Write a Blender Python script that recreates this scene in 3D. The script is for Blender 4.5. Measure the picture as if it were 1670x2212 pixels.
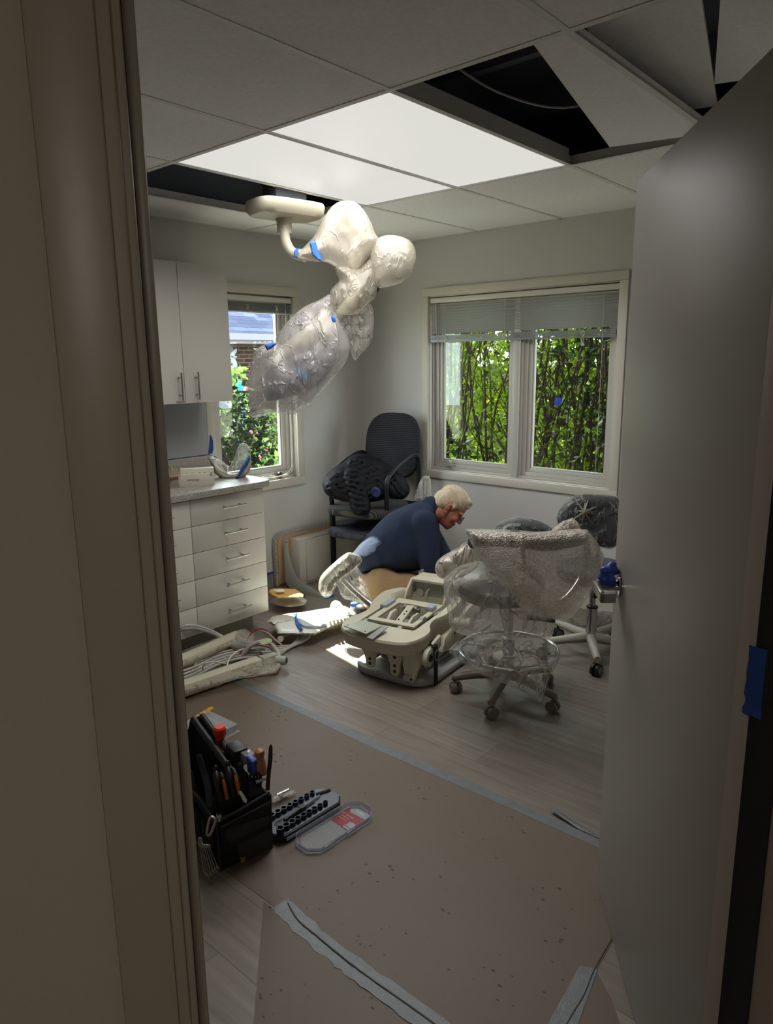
import bpy, bmesh, math, random
from mathutils import Vector, Matrix, Euler, noise
from mathutils.geometry import delaunay_2d_cdt
random.seed(7)
for o in list(bpy.data.objects): bpy.data.objects.remove(o)
S = bpy.context.scene
COL = S.collection
# ---------------------------------------------------------------- camera
CAMLOC = Vector((3.9065, -4.1959, 1.5919))
CAMROT = Euler((1.3636, 0.0106, 0.7152), 'XYZ')
FPX = 1545.92
cd = bpy.data.cameras.new('camera'); cam = bpy.data.objects.new('camera', cd); COL.objects.link(cam)
cam.location = CAMLOC; cam.rotation_euler = CAMROT
cd.sensor_fit = 'HORIZONTAL'; cd.sensor_width = 36; cd.lens = FPX / 1670 * 36; cd.clip_start = .02; cd.clip_end = 200
S.camera = cam
RM = CAMROT.to_matrix()
# ---------------------------------------------------------------- light
S.view_settings.view_transform = 'Standard'; S.view_settings.look = 'None'
S.view_settings.exposure = 0.35; S.view_settings.gamma = 1.0; S.view_settings.use_curve_mapping = False
w = bpy.data.worlds.new('sky'); S.world = w; w.use_nodes = True
bg = w.node_tree.nodes['Background']
SKY_COL = (0.86, 0.92, 1.0, 1); SKY_STR = 11.5
bg.inputs[0].default_value = SKY_COL; bg.inputs[1].default_value = SKY_STR
SUN_STR = 34.0
sd = bpy.data.lights.new('sun', 'SUN'); sd.energy = SUN_STR; sd.angle = .009; sd.color = (1, .95, .86)
sun = bpy.data.objects.new('sun', sd); COL.objects.link(sun)
sun.rotation_euler = Vector((1.0, -0.20, -1.19)).to_track_quat('-Z', 'Y').to_euler()
PANEL_GLOW = 0.54      # brightness of the ceiling light diffusers
PANEL_WATT = 11.5      # downward beam of each ceiling light
PANEL_SPREAD = 150
HALL_WATT = 12.0       # corridor lamp behind the doorway
S.cycles.max_bounces = 8; S.cycles.transparent_max_bounces = 16; S.cycles.caustics_reflective = False; S.cycles.caustics_refractive = False
# ---------------------------------------------------------------- points from pixels of the survey
def ray(u, v): return RM @ Vector(((u - 835) / FPX, -(v - 1106) / FPX, -1.0))
def PX(u, v, ax, val):
    i = 'xyz'.index(ax); d = ray(u, v); return CAMLOC + d * ((val - CAMLOC[i]) / d[i])
def PD(u, v, D): return CAMLOC + ray(u, v) * D
def V(*a): return Vector(a)
# ---------------------------------------------------------------- materials
def lin(h):
    if isinstance(h, str):
        c = [int(h[i:i+2], 16) / 255 for i in (0, 2, 4)]
        return tuple(x / 12.92 if x <= .04045 else ((x + .055) / 1.055) ** 2.4 for x in c) + (1,)
    return tuple(h) + (1,)
MATS = {}
def newmat(name):
    m = bpy.data.materials.new(name); m.use_nodes = True; MATS[name] = m
    nt = m.node_tree; return m, nt, nt.nodes['Principled BSDF']
def N(nt, t, **k):
    n = nt.nodes.new('ShaderNode' + t)
    for a, b in k.items():
        if a.startswith('i_'):
            key = a[2:].replace('_', ' ')
            n.inputs[key if key in n.inputs else int(key)].default_value = b
        else: setattr(n, a, b)
    return n
def mat(name, col, rough=.6, metal=0, bd=.004, var=0, vs=8, bump=0, bs=60, spec=.5, coord='Object', stretch=None, trans=0, ior=1.45, alpha=1, coat=0, detail=4):
    m, nt, b = newmat(name); L = nt.links.new
    c = lin(col); b.inputs['Base Color'].default_value = c
    b.inputs['Roughness'].default_value = rough; b.inputs['Metallic'].default_value = metal
    b.inputs['Specular IOR Level'].default_value = spec; b.inputs['IOR'].default_value = ior
    b.inputs['Transmission Weight'].default_value = trans; b.inputs['Alpha'].default_value = alpha
    b.inputs['Coat Weight'].default_value = coat
    if var or bump:
        tc = N(nt, 'TexCoord'); mp = N(nt, 'Mapping'); L(tc.outputs[coord], mp.inputs[0])
        if stretch: mp.inputs['Scale'].default_value = stretch
    if var:
        n = N(nt, 'TexNoise', i_Scale=vs, i_Detail=detail); L(mp.outputs[0], n.inputs['Vector'])
        r = N(nt, 'MixRGB'); r.inputs[1].default_value = tuple(x * (1 - var) for x in c[:3]) + (1,)
        r.inputs[2].default_value = tuple(min(1, x * (1 + var)) for x in c[:3]) + (1,)
        mr = N(nt, 'MapRange'); mr.inputs[1].default_value = .3; mr.inputs[2].default_value = .7
        L(n.outputs[0], mr.inputs[0]); L(mr.outputs[0], r.inputs[0]); L(r.outputs[0], b.inputs['Base Color'])
    if bump:
        n2 = N(nt, 'TexNoise', i_Scale=bs, i_Detail=3); L(mp.outputs[0], n2.inputs['Vector'])
        bp = N(nt, 'Bump', i_Strength=bump, i_Distance=bd); L(n2.outputs[0], bp.inputs['Height']); L(bp.outputs[0], b.inputs['Normal'])
    return m
def film(name, alpha, tint='e8e4dc', rough=.22, ws=7, bump=.8, contrast=.25, dist=.02):
    """thin clear plastic film: part see-through, part milky, with glossy creases"""
    m, nt, b = newmat(name); L = nt.links.new
    b.inputs['Base Color'].default_value = lin(tint); b.inputs['Roughness'].default_value = rough
    b.inputs['Specular IOR Level'].default_value = .9
    tc = N(nt, 'TexCoord'); mp = N(nt, 'Mapping'); L(tc.outputs['Object'], mp.inputs[0]); mp.inputs['Scale'].default_value = (1, 1, .45)
    n = N(nt, 'TexNoise', i_Scale=ws, i_Detail=3, i_Distortion=.5); L(mp.outputs[0], n.inputs['Vector'])
    w1 = N(nt, 'Math', operation='SUBTRACT'); w1.inputs[1].default_value = .5; L(n.outputs[0], w1.inputs[0])
    w2 = N(nt, 'Math', operation='ABSOLUTE'); L(w1.outputs[0], w2.inputs[0])
    w3 = N(nt, 'MapRange'); w3.inputs[1].default_value = 0; w3.inputs[2].default_value = .035; w3.inputs[3].default_value = 1; w3.inputs[4].default_value = 0; L(w2.outputs[0], w3.inputs[0])
    ad = N(nt, 'Math', operation='MULTIPLY_ADD'); ad.inputs[1].default_value = contrast; ad.inputs[2].default_value = alpha; ad.use_clamp = True
    L(w3.outputs[0], ad.inputs[0]); L(ad.outputs[0], b.inputs['Alpha'])
    bp = N(nt, 'Bump', i_Strength=bump, i_Distance=dist); L(w3.outputs[0], bp.inputs['Height']); L(bp.outputs[0], b.inputs['Normal'])
    out = nt.nodes['Material Output']; tr = N(nt, 'BsdfTranslucent'); tr.inputs[0].default_value = lin(tint)
    tp = N(nt, 'BsdfTransparent'); mx0 = N(nt, 'MixShader'); L(ad.outputs[0], mx0.inputs[0]); L(tp.outputs[0], mx0.inputs[1]); L(tr.outputs[0], mx0.inputs[2])
    mx = N(nt, 'MixShader'); mx.inputs[0].default_value = .3; L(b.outputs[0], mx.inputs[1]); L(mx0.outputs[0], mx.inputs[2]); L(mx.outputs[0], out.inputs[0])
    return m
def bubble(name, alpha, scale=95):
    m, nt, b = newmat(name); L = nt.links.new
    b.inputs['Base Color'].default_value = lin('f2e8da'); b.inputs['Roughness'].default_value = .18; b.inputs['Specular IOR Level'].default_value = .9
    tc = N(nt, 'TexCoord'); v = N(nt, 'TexVoronoi', i_Scale=scale, i_Randomness=.8); L(tc.outputs['Object'], v.inputs['Vector'])
    mr = N(nt, 'MapRange'); mr.inputs[1].default_value = .15; mr.inputs[2].default_value = .6; mr.inputs[3].default_value = 1; mr.inputs[4].default_value = 0
    L(v.outputs['Distance'], mr.inputs[0])
    bp = N(nt, 'Bump', i_Strength=1, i_Distance=.006); L(mr.outputs[0], bp.inputs['Height']); L(bp.outputs[0], b.inputs['Normal'])
    ad = N(nt, 'Math', operation='MULTIPLY_ADD'); ad.inputs[1].default_value = -.16; ad.inputs[2].default_value = alpha; L(mr.outputs[0], ad.inputs[0]); L(ad.outputs[0], b.inputs['Alpha'])
    return m
M = dict
m_wall = mat('wall paint', 'c4c1bd', .75, bump=.12, bs=180)
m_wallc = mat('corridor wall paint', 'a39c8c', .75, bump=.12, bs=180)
m_ceil = mat('ceiling tile', 'f0f0f0', .95, var=.04, vs=60, bump=.25, bs=300)
m_grid = mat('ceiling grid metal', 'dcdcda', .5)
m_trim = mat('window trim paint', 'cbc5b8', .42)
m_sash = mat('window sash vinyl', 'bdb9b1', .4)
m_jamb = mat('door jamb paint', '958c7e', .38, var=.04, vs=3, bump=.06, bs=40)
m_door = mat('door paint', '9c968f', .38, bump=.05, bs=90)
m_cab = mat('cabinet laminate', 'c3beb6', .38)
m_kick = mat('toe kick', '9d998f', .6)
m_steel = mat('brushed steel', 'a9a69f', .32, 1)
m_chrome = mat('chrome', 'c8c8c8', .1, 1)
m_dmetal = mat('dark metal', '3a3a3a', .4, .8)
m_black = mat('black plastic', '17181b', .45)
m_rubber = mat('black rubber', '1b1b1d', .7)
m_bfab = mat('black nylon', '121215', .85, var=.3, vs=40, bump=.5, bs=500)
m_bedge = mat('worn grey nylon', '2b2b2d', .8, var=.3, vs=25, bump=.4, bs=300)
m_blue = mat('blue painter tape', '1f5fb5', .6, bump=.15, bs=150)
m_dkblue = mat('dark blue tape', '1c3f86', .6, bump=.15, bs=150)
m_bluef = mat('blue film', '2f49a0', .35, bump=.6, bs=60)
m_duct = mat('silver duct tape', '6b6f72', .42, .25, var=.12, vs=30, bump=.4, bs=250)
m_cream = mat('cream enamel', 'b9b39e', .35)
m_equip = mat('beige equipment plastic', 'bdb7a3', .42, var=.03, vs=6)
m_equip2 = mat('grey green equipment panel', 'a3a699', .45)
m_eqgrey = mat('grey painted base', '8f9190', .4)
m_white = mat('white plastic', 'd4d0c6', .35)
m_wood = mat('walnut board', '8a5f47', .5, var=.3, vs=5, stretch=(12, 2, 12))
m_ply = mat('particle board', 'b5926f', .8, var=.15, vs=120, bump=.3, bs=200)
m_knob = mat('tan wood handle', '9a6a42', .4, var=.2, vs=20, stretch=(4, 4, 1))
m_orange = mat('orange red plastic', 'd0341c', .35)
m_orange2 = mat('orange grip', 'b3561f', .5)
m_yellow = mat('yellow plastic', 'c99616', .45)
m_kraft = mat('manila envelope', 'c99b55', .7, var=.08, vs=12, bump=.3, bs=25)
m_hose = mat('grey hose', 'aaa79e', .45)
m_red = mat('red hose', '8e2a36', .4)
m_shirt = mat('navy polo knit', '1b2740', .9, bd=.02, var=.12, vs=6, bump=.5, bs=11)
m_khaki = mat('khaki twill', '9c8160', .9, bd=.025, var=.1, vs=10, bump=.7, bs=13)
m_skin = mat('skin', 'b0705a', .5, var=.12, vs=18, bump=.12, bs=120)
m_hair = mat('pale grey hair', 'c9b89e', .75, var=.22, vs=60, bump=.9, bs=110, stretch=(1, 1, .35))
m_jacket = mat('dark puffer nylon', '101015', .6, spec=.22, var=.1, vs=20, bump=.35, bs=45)
m_lining = mat('blue lining', '2c3f74', .6)
m_navyseat = mat('navy vinyl', '1e2740', .35)
m_dseat = mat('charcoal vinyl', '1d2123', .35, bump=.1, bs=80)
m_castor = mat('grey castor', '6d6860', .5)
m_taupe = mat('taupe stool leg', '6e6359', .45)
m_olive = mat('pale stool base', 'a8a497', .4)
m_case = mat('grey tool case', '767b84', .5)
m_socket = mat('black chrome socket', '20242b', .25, .7)
m_redlab = mat('red label', '8c2630', .5)
m_greylab = mat('grey label', '8d959b', .5)
m_lid = mat('clear lid plastic', 'c9cfd6', .08, trans=.0, alpha=.22, spec=.9)
m_lidedge = mat('clear lid rim', 'b9c2d2', .08, alpha=.34, spec=1)
m_box = mat('white carton', 'd8d2c4', .6)
m_ink = mat('dark ink', '3a3935', .6)
m_bark = mat('bark', '2e261d', .9, spec=.05, var=.3, vs=20)
m_cord = mat('white cord', 'cfc9bd', .5)
m_alum = mat('aluminium slat', 'b8b8b4', .35, .3)
m_slat = mat('grey blind slat', '8e9090', .4, .2)
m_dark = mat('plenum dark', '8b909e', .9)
m_joist = mat('joist wood', '6f6558', .9, var=.2, vs=6)
m_whiteb = mat('wall panel', 'a4a4a6', .4)
m_window_tape = mat('blue tape square', '2a4fc0', .6)
f_milky = film('milky plastic bag', .58, 'b5ad9e', .25, 12, .45, .15, .008)
f_bag = film('clear plastic bag', .36, 'e6e2da', .2, 11, 1, .35)
f_thin = film('thin plastic bag', .32, 'e2ddd4', .18, 11, 1, .35)
f_dark = film('plastic over dark pad', .10, 'dfe0e0', .15, 16, 1, .5)
f_tight = film('tight plastic wrap', .28, 'e8e2d2', .15, 14, 1, .4)
b_wrap = bubble('bubble wrap', .56, 120)
b_wrap2 = bubble('bubble wrap pouch', .8, 110)
# ceiling diffuser
m, nt, b = newmat('light diffuser'); m_diff = m
b.inputs['Base Color'].default_value = lin('c8c8c2'); b.inputs['Emission Color'].default_value = lin((1, .985, .93)); b.inputs['Emission Strength'].default_value = PANEL_GLOW; b.inputs['Base Color'].default_value = (.05, .05, .05, 1)
# glass
m, nt, b = newmat('window glass'); m_glass = m
g = N(nt, 'BsdfGlossy'); g.inputs['Roughness'].default_value = .0; t = N(nt, 'BsdfTransparent'); t.inputs[0].default_value = (.86, .9, .88, 1)
lw = N(nt, 'LayerWeight', i_Blend=.5); pw5 = N(nt, 'Math', operation='POWER'); pw5.inputs[1].default_value = 5; nt.links.new(lw.outputs['Facing'], pw5.inputs[0]); fr = N(nt, 'Math', operation='MULTIPLY_ADD'); fr.inputs[1].default_value = .9; fr.inputs[2].default_value = .04; nt.links.new(pw5.outputs[0], fr.inputs[0]); mx = N(nt, 'MixShader'); nt.links.new(fr.outputs[0], mx.inputs[0]); nt.links.new(t.outputs[0], mx.inputs[1]); nt.links.new(g.outputs[0], mx.inputs[2]); nt.links.new(mx.outputs[0], nt.nodes['Material Output'].inputs[0])
# vinyl plank floor
m, nt, b = newmat('vinyl planks'); m_floor = m; L = nt.links.new
tc = N(nt, 'TexCoord'); mp = N(nt, 'Mapping'); L(tc.outputs['Object'], mp.inputs[0])
br = N(nt, 'TexBrick', i_Scale=1, offset=.37); br.inputs['Color1'].default_value = lin('756c64'); br.inputs['Color2'].default_value = lin('7f766e'); br.inputs['Mortar'].default_value = lin('5f574f')
br.inputs['Mortar Size'].default_value = .0018; br.inputs['Brick Width'].default_value = 1.22; br.inputs['Row Height'].default_value = .18; L(mp.outputs[0], br.inputs['Vector'])
mp2 = N(nt, 'Mapping'); mp2.inputs['Scale'].default_value = (1.2, 14, 1); L(tc.outputs['Object'], mp2.inputs[0])
ns = N(nt, 'TexNoise', i_Scale=2.6, i_Detail=8, i_Distortion=.6); L(mp2.outputs[0], ns.inputs['Vector'])
cr = N(nt, 'ValToRGB'); cr.color_ramp.elements[0].position = .3; cr.color_ramp.elements[0].color = (.74, .70, .66, 1); cr.color_ramp.elements[1].position = .7; cr.color_ramp.elements[1].color = (1.1, 1.09, 1.08, 1); L(ns.outputs[0], cr.inputs[0])
mu = N(nt, 'MixRGB', blend_type='MULTIPLY'); mu.inputs[0].default_value = 1; L(br.outputs[0], mu.inputs[1]); L(cr.outputs[0], mu.inputs[2]); L(mu.outputs[0], b.inputs['Base Color'])
b.inputs['Roughness'].default_value = .42
bp = N(nt, 'Bump', i_Strength=.15, i_Distance=.002); L(ns.outputs[0], bp.inputs['Height']); L(bp.outputs[0], b.inputs['Normal'])
# kraft floor paper with debris specks
m, nt, b = newmat('brown floor paper'); m_paper = m; L = nt.links.new
tc = N(nt, 'TexCoord'); n1 = N(nt, 'TexNoise', i_Scale=3, i_Detail=6); L(tc.outputs['Object'], n1.inputs['Vector'])
c1 = N(nt, 'MixRGB'); c1.inputs[1].default_value = lin('5b4d41'); c1.inputs[2].default_value = lin('66574a'); L(n1.outputs[0], c1.inputs[0])
mp = N(nt, 'Mapping'); mp.inputs['Scale'].default_value = (1, 1.7, 1); mp.inputs['Rotation'].default_value = (0, 0, .6); L(tc.outputs['Object'], mp.inputs[0])
vo = N(nt, 'TexVoronoi', i_Scale=26); L(mp.outputs[0], vo.inputs['Vector'])
n2 = N(nt, 'TexNoise', i_Scale=5, i_Detail=2); L(tc.outputs['Object'], n2.inputs['Vector'])
th = N(nt, 'MapRange'); th.inputs[1].default_value = .44; th.inputs[2].default_value = .7; th.inputs[3].default_value = 0; th.inputs[4].default_value = .24; L(n2.outputs[0], th.inputs[0])
lt = N(nt, 'Math', operation='LESS_THAN'); L(vo.outputs['Distance'], lt.inputs[0]); L(th.outputs[0], lt.inputs[1])
c2 = N(nt, 'MixRGB'); c2.inputs[2].default_value = lin('2c221b'); L(lt.outputs[0], c2.inputs[0]); L(c1.outputs[0], c2.inputs[1]); L(c2.outputs[0], b.inputs['Base Color'])
b.inputs['Roughness'].default_value = .55
# speckled laminate
m, nt, b = newmat('speckled laminate'); m_lam = m; L = nt.links.new
tc = N(nt, 'TexCoord'); n1 = N(nt, 'TexNoise', i_Scale=260, i_Detail=2); L(tc.outputs['Object'], n1.inputs['Vector'])
cr = N(nt, 'ValToRGB'); cr.color_ramp.elements[0].position = .42; cr.color_ramp.elements[0].color = lin('6f6a64'); cr.color_ramp.elements[1].position = .56; cr.color_ramp.elements[1].color = lin('b7b1a8'); L(n1.outputs[0], cr.inputs[0]); L(cr.outputs[0], b.inputs['Base Color']); b.inputs['Roughness'].default_value = .4
def stripes(name, ca, cb, axis, scale, rough=.9, jit=.0):
    m, nt, b = newmat(name); L = nt.links.new
    tc = N(nt, 'TexCoord'); wv = N(nt, 'TexWave', i_Scale=scale, i_Distortion=jit, bands_direction=axis); L(tc.outputs['Object'], wv.inputs['Vector'])
    cr = N(nt, 'ValToRGB'); cr.color_ramp.elements[0].position = .35; cr.color_ramp.elements[0].color = lin(ca); cr.color_ramp.elements[1].position = .75; cr.color_ramp.elements[1].color = lin(cb)
    L(wv.outputs[0], cr.inputs[0]); L(cr.outputs[0], b.inputs['Base Color']); b.inputs['Roughness'].default_value = rough; b.inputs['Specular IOR Level'].default_value = .15
    bp = N(nt, 'Bump', i_Strength=.5, i_Distance=.002); L(wv.outputs[0], bp.inputs['Height']); L(bp.outputs[0], b.inputs['Normal'])
    return m
m_chairback = stripes('striped chair back cloth', '26262b', '3d3b40', 'Z', 24, jit=2.0)
m_chairseat = stripes('striped seat cloth', '33333a', '5a554f', 'Y', 22, jit=2.0)
m_seatlow = stripes('slate seat cloth', '34363f', '464851', 'Y', 22, jit=2.0)
m_ribbed = stripes('ribbed carpet', '5f6070', 'a9a2a0', 'Y', 28)
def brick(name, c1, c2, mo, bw, rh, ms, off=.5, v='Z'):
    m, nt, b = newmat(name); L = nt.links.new
    tc = N(nt, 'TexCoord'); sx = N(nt, 'SeparateXYZ'); mp = N(nt, 'CombineXYZ'); L(tc.outputs['Object'], sx.inputs[0]); L(sx.outputs['Y'], mp.inputs[0]); L(sx.outputs[v], mp.inputs[1])
    br = N(nt, 'TexBrick', i_Scale=1, offset=off); br.inputs['Color1'].default_value = lin(c1); br.inputs['Color2'].default_value = lin(c2); br.inputs['Mortar'].default_value = lin(mo)
    br.inputs['Mortar Size'].default_value = ms; br.inputs['Brick Width'].default_value = bw; br.inputs['Row Height'].default_value = rh; br.inputs['Bias'].default_value = 0
    L(mp.outputs[0], br.inputs['Vector']); L(br.outputs[0], b.inputs['Base Color']); b.inputs['Roughness'].default_value = .9; b.inputs['Specular IOR Level'].default_value = .02
    return m
m_brick = brick('brick wall', '2c1f1b', '3f2f27', '544c45', .22, .075, .01)
m_shingle = brick('roof shingle', '262b3c', '3c4258', '1a1e2a', .34, .14, .006, v='X')
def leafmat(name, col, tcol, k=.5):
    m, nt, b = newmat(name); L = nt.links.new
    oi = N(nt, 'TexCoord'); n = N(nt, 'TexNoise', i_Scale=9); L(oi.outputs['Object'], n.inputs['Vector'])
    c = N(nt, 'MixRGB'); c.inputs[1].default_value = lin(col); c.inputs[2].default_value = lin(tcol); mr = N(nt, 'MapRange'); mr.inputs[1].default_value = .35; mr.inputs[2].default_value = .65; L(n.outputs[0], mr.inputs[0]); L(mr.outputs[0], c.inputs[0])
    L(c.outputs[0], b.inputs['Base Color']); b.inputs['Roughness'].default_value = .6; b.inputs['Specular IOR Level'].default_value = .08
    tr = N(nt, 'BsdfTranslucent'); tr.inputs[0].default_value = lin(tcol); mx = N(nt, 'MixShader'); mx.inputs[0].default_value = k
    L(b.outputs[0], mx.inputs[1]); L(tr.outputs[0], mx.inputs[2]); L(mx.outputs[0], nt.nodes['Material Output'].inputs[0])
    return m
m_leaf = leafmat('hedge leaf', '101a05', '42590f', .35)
m_leafd = leafmat('dark leaf', '060a04', '121e0a', .28)  # darkened leaf copy, shade behind the right pane put into its colour
m_leafl = leafmat('sunlit lime leaf', '2b430b', '778f16', .5)  # brightened leaf copy, backlight on the far foliage put into its colour
m_leafb = leafmat('blue green bush leaf', '2c4420', '6f8f45', .4)
m_flower = mat('pink flower', 'd0607a', .6); m_flowerw = mat('white flower', 'e8e4ea', .6); m_flowerb = mat('bright blue bloom', '2f8fd0', .6)
m_grass = mat('grass', '8c8a72', .9, var=.3, vs=9)
m_path = mat('pale paving', 'b9b4a8', .8, var=.08, vs=5)
# ---------------------------------------------------------------- mesh builder
OFF = {}
def basis(d):
    d = Vector(d).normalized(); a = Vector((0, 0, 1)) if abs(d.z) < .9 else Vector((1, 0, 0))
    x = d.cross(a).normalized(); y = d.cross(x).normalized(); return x, y, d
def catmull(P, n=6, closed=False):
    P = [Vector(p) for p in P]; out = []; m = len(P)
    rng = range(m if closed else m - 1)
    for i in rng:
        if closed: a, b, c, d = P[(i-1) % m], P[i], P[(i+1) % m], P[(i+2) % m]
        else: a, b, c, d = P[max(i-1, 0)], P[i], P[i+1], P[min(i+2, m-1)]
        for k in range(n):
            t = k / n; out.append(.5 * ((2*b) + (c-a)*t + (2*a-5*b+4*c-d)*t*t + (3*b-3*c+d-a)*t**3))
    if not closed: out.append(P[-1])
    return out
class MB:
    def __init__(s): s.v = []; s.f = []; s.mi = []; s.cur = 0
    def add(s, vs, fs):
        o = len(s.v); s.v += [Vector(p) for p in vs]; s.f += [tuple(i + o for i in f) for f in fs]; s.mi += [s.cur] * len(fs); return s
    def box(s, c, d, rz=0, R=None):
        c = Vector(c); h = Vector(d) / 2; r = R if R is not None else Matrix.Rotation(rz, 3, 'Z')
        vs = [c + r @ Vector((x*h.x, y*h.y, z*h.z)) for x in (-1, 1) for y in (-1, 1) for z in (-1, 1)]
        return s.add(vs, [(0,1,3,2),(4,6,7,5),(0,4,5,1),(2,3,7,6),(0,2,6,4),(1,5,7,3)])
    def bb(s, a, b):
        a = Vector(a); b = Vector(b); return s.box((a + b) / 2, [abs(b[i] - a[i]) for i in range(3)])
    def cyl(s, p0, p1, r0, r1=None, n=20, caps=True):
        r1 = r0 if r1 is None else r1; p0 = Vector(p0); p1 = Vector(p1); x, y, d = basis(p1 - p0)
        vs = []
        for k in range(n):
            a = 2*math.pi*k/n; e = x*math.cos(a) + y*math.sin(a); vs += [p0 + e*r0, p1 + e*r1]
        fs = [(2*k, 2*k+1, (2*k+3) % (2*n), (2*k+2) % (2*n)) for k in range(n)]
        if caps: fs += [tuple(2*k for k in range(n)), tuple(2*k+1 for k in reversed(range(n)))]
        return s.add(vs, fs)
    def tube(s, P, r, n=8, closed=False, sm=0, sq=1.0):
        if sm: P = catmull(P, sm, closed)
        P = [Vector(p) for p in P]; m = len(P); vs = []; px = None
        rr = r if isinstance(r, (list, tuple)) else None
        for i, p in enumerate(P):
            if closed: d = P[(i+1) % m] - P[i-1]
            else: d = P[min(i+1, m-1)] - P[max(i-1, 0)]
            if d.length < 1e-9: d = Vector((0, 0, 1))
            d.normalize()
            if px is None: px = basis(d)[0]
            px = (px - d * px.dot(d)); px = px.normalized() if px.length > 1e-6 else basis(d)[0]; py = d.cross(px)
            q = (rr[min(int(i * len(rr) / m), len(rr)-1)] if rr else r)
            if rr:
                t = i / max(m-1, 1) * (len(rr)-1); k = int(min(t, len(rr)-2)) if len(rr) > 1 else 0; q = rr[k] + (rr[min(k+1, len(rr)-1)] - rr[k]) * (t-k)
            vs += [p + (px*math.cos(2*math.pi*k/n) + py*math.sin(2*math.pi*k/n)*sq) * q for k in range(n)]
        fs = []
        for i in range(m if closed else m-1):
            j = (i+1) % m
            fs += [(i*n+k, i*n+(k+1) % n, j*n+(k+1) % n, j*n+k) for k in range(n)]
        if not closed: fs += [tuple(reversed(range(n))), tuple((m-1)*n+k for k in range(n))]
        return s.add(vs, fs)
    def lathe(s, prof, c=(0, 0, 0), ax=(0, 0, 1), n=28):
        c = Vector(c); x, y, d = basis(ax); vs = []
        for r, h in prof: vs += [c + d*h + (x*math.cos(2*math.pi*k/n) + y*math.sin(2*math.pi*k/n))*r for k in range(n)]
        fs = [(i*n+k, i*n+(k+1) % n, (i+1)*n+(k+1) % n, (i+1)*n+k) for i in range(len(prof)-1) for k in range(n)]
        fs += [tuple(reversed(range(n))), tuple((len(prof)-1)*n+k for k in range(n))]
        return s.add(vs, fs)
    def ell(s, c, r, n=20, m=12, R=None):
        c = Vector(c); R = R or Matrix.Identity(3); r = r if hasattr(r, '__len__') else (r, r, r); vs = [c + R @ Vector((0, 0, -r[2]))]
        for i in range(1, m):
            t = math.pi*i/m - math.pi/2
            vs += [c + R @ Vector((r[0]*math.cos(t)*math.cos(2*math.pi*k/n), r[1]*math.cos(t)*math.sin(2*math.pi*k/n), r[2]*math.sin(t))) for k in range(n)]
        vs.append(c + R @ Vector((0, 0, r[2]))); T = len(vs)-1
        fs = [(0, 1+(k+1) % n, 1+k) for k in range(n)] + [(1+i*n+k, 1+i*n+(k+1) % n, 1+(i+1)*n+(k+1) % n, 1+(i+1)*n+k) for i in range(m-2) for k in range(n)] + [(T, 1+(m-2)*n+k, 1+(m-2)*n+(k+1) % n) for k in range(n)]
        return s.add(vs, fs)
    def prism(s, poly, h, up=(0, 0, 1)):
        """poly: 3-D points of one face; extruded by vector up*h"""
        P = [Vector(p) for p in poly]; e = Vector(up).normalized() * h; n = len(P)
        return s.add(P + [p + e for p in P], [tuple(reversed(range(n))), tuple(range(n, 2*n))] + [(k, (k+1) % n, n+(k+1) % n, n+k) for k in range(n)])
    def ring(s, outer, inner, h, up=(0, 0, 1)):
        O = [Vector(p) for p in outer]; I = [Vector(p) for p in inner]; n = len(O); e = Vector(up).normalized()*h
        vs = O + I + [p+e for p in O] + [p+e for p in I]; fs = []
        for k in range(n):
            j = (k+1) % n; fs += [(k, j, n+j, n+k), (2*n+k, 3*n+k, 3*n+j, 2*n+j), (k, 2*n+k, 2*n+j, j), (n+k, n+j, 3*n+j, 3*n+k)]
        return s.add(vs, fs)
    def tri(s, P): return s.add(P, [tuple(range(len(P)))])
    def build(s, name, m, parent=None, bev=0, smooth=False, seg=2, sub=0):
        me = bpy.data.meshes.new(name)
        if parent is not None: off = OFF.get(parent.name, Vector((0, 0, 0)))
        elif s.v and not getattr(s, 'keep', False):
            lo = [min(p[i] for p in s.v) for i in range(3)]; hi = [max(p[i] for p in s.v) for i in range(3)]
            off = Vector(((lo[0]+hi[0])/2, (lo[1]+hi[1])/2, lo[2]))
        else: off = Vector((0, 0, 0))
        me.from_pydata([p - off for p in s.v], [], s.f)
        ms = m if isinstance(m, (list, tuple)) else [m]
        for q in ms: me.materials.append(q)
        if len(ms) > 1:
            for p, i in zip(me.polygons, s.mi): p.material_index = i
        bm = bmesh.new(); bm.from_mesh(me); bmesh.ops.recalc_face_normals(bm, faces=bm.faces)
        if bev:
            es = [e for e in bm.edges if len(e.link_faces) == 2 and e.calc_face_angle(0) > .5]
            bmesh.ops.bevel(bm, geom=es, offset=bev, segments=seg, affect='EDGES', profile=.5, clamp_overlap=True)
        bm.to_mesh(me); bm.free()
        o = bpy.data.objects.new(name, me); COL.objects.link(o)
        if parent is not None: o.parent = parent
        else: o.location = off
        OFF[o.name] = off
        if smooth or bev:
            me.polygons.foreach_set('use_smooth', [True]*len(me.polygons))
            if not sub:
                try: me.set_sharp_from_angle(angle=math.radians(38))
                except Exception: pass
        if sub:
            mo = o.modifiers.new('sub', 'SUBSURF'); mo.levels = sub; mo.render_levels = sub
        return o
def tag(o, label=None, cat=None, group=None, kind=None):
    if label: o['label'] = label
    if cat: o['category'] = cat
    if group: o['group'] = group
    if kind: o['kind'] = kind
    return o
def thing(name, label, cat, loc=(0, 0, 0), rz=0, group=None):
    o = bpy.data.objects.new(name, None); COL.objects.link(o); o.location = loc; o.rotation_euler = (0, 0, rz); o.empty_display_size = .05
    OFF[o.name] = Vector(loc) if rz == 0 else Vector((0, 0, 0)); return tag(o, label, cat, group)
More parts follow.
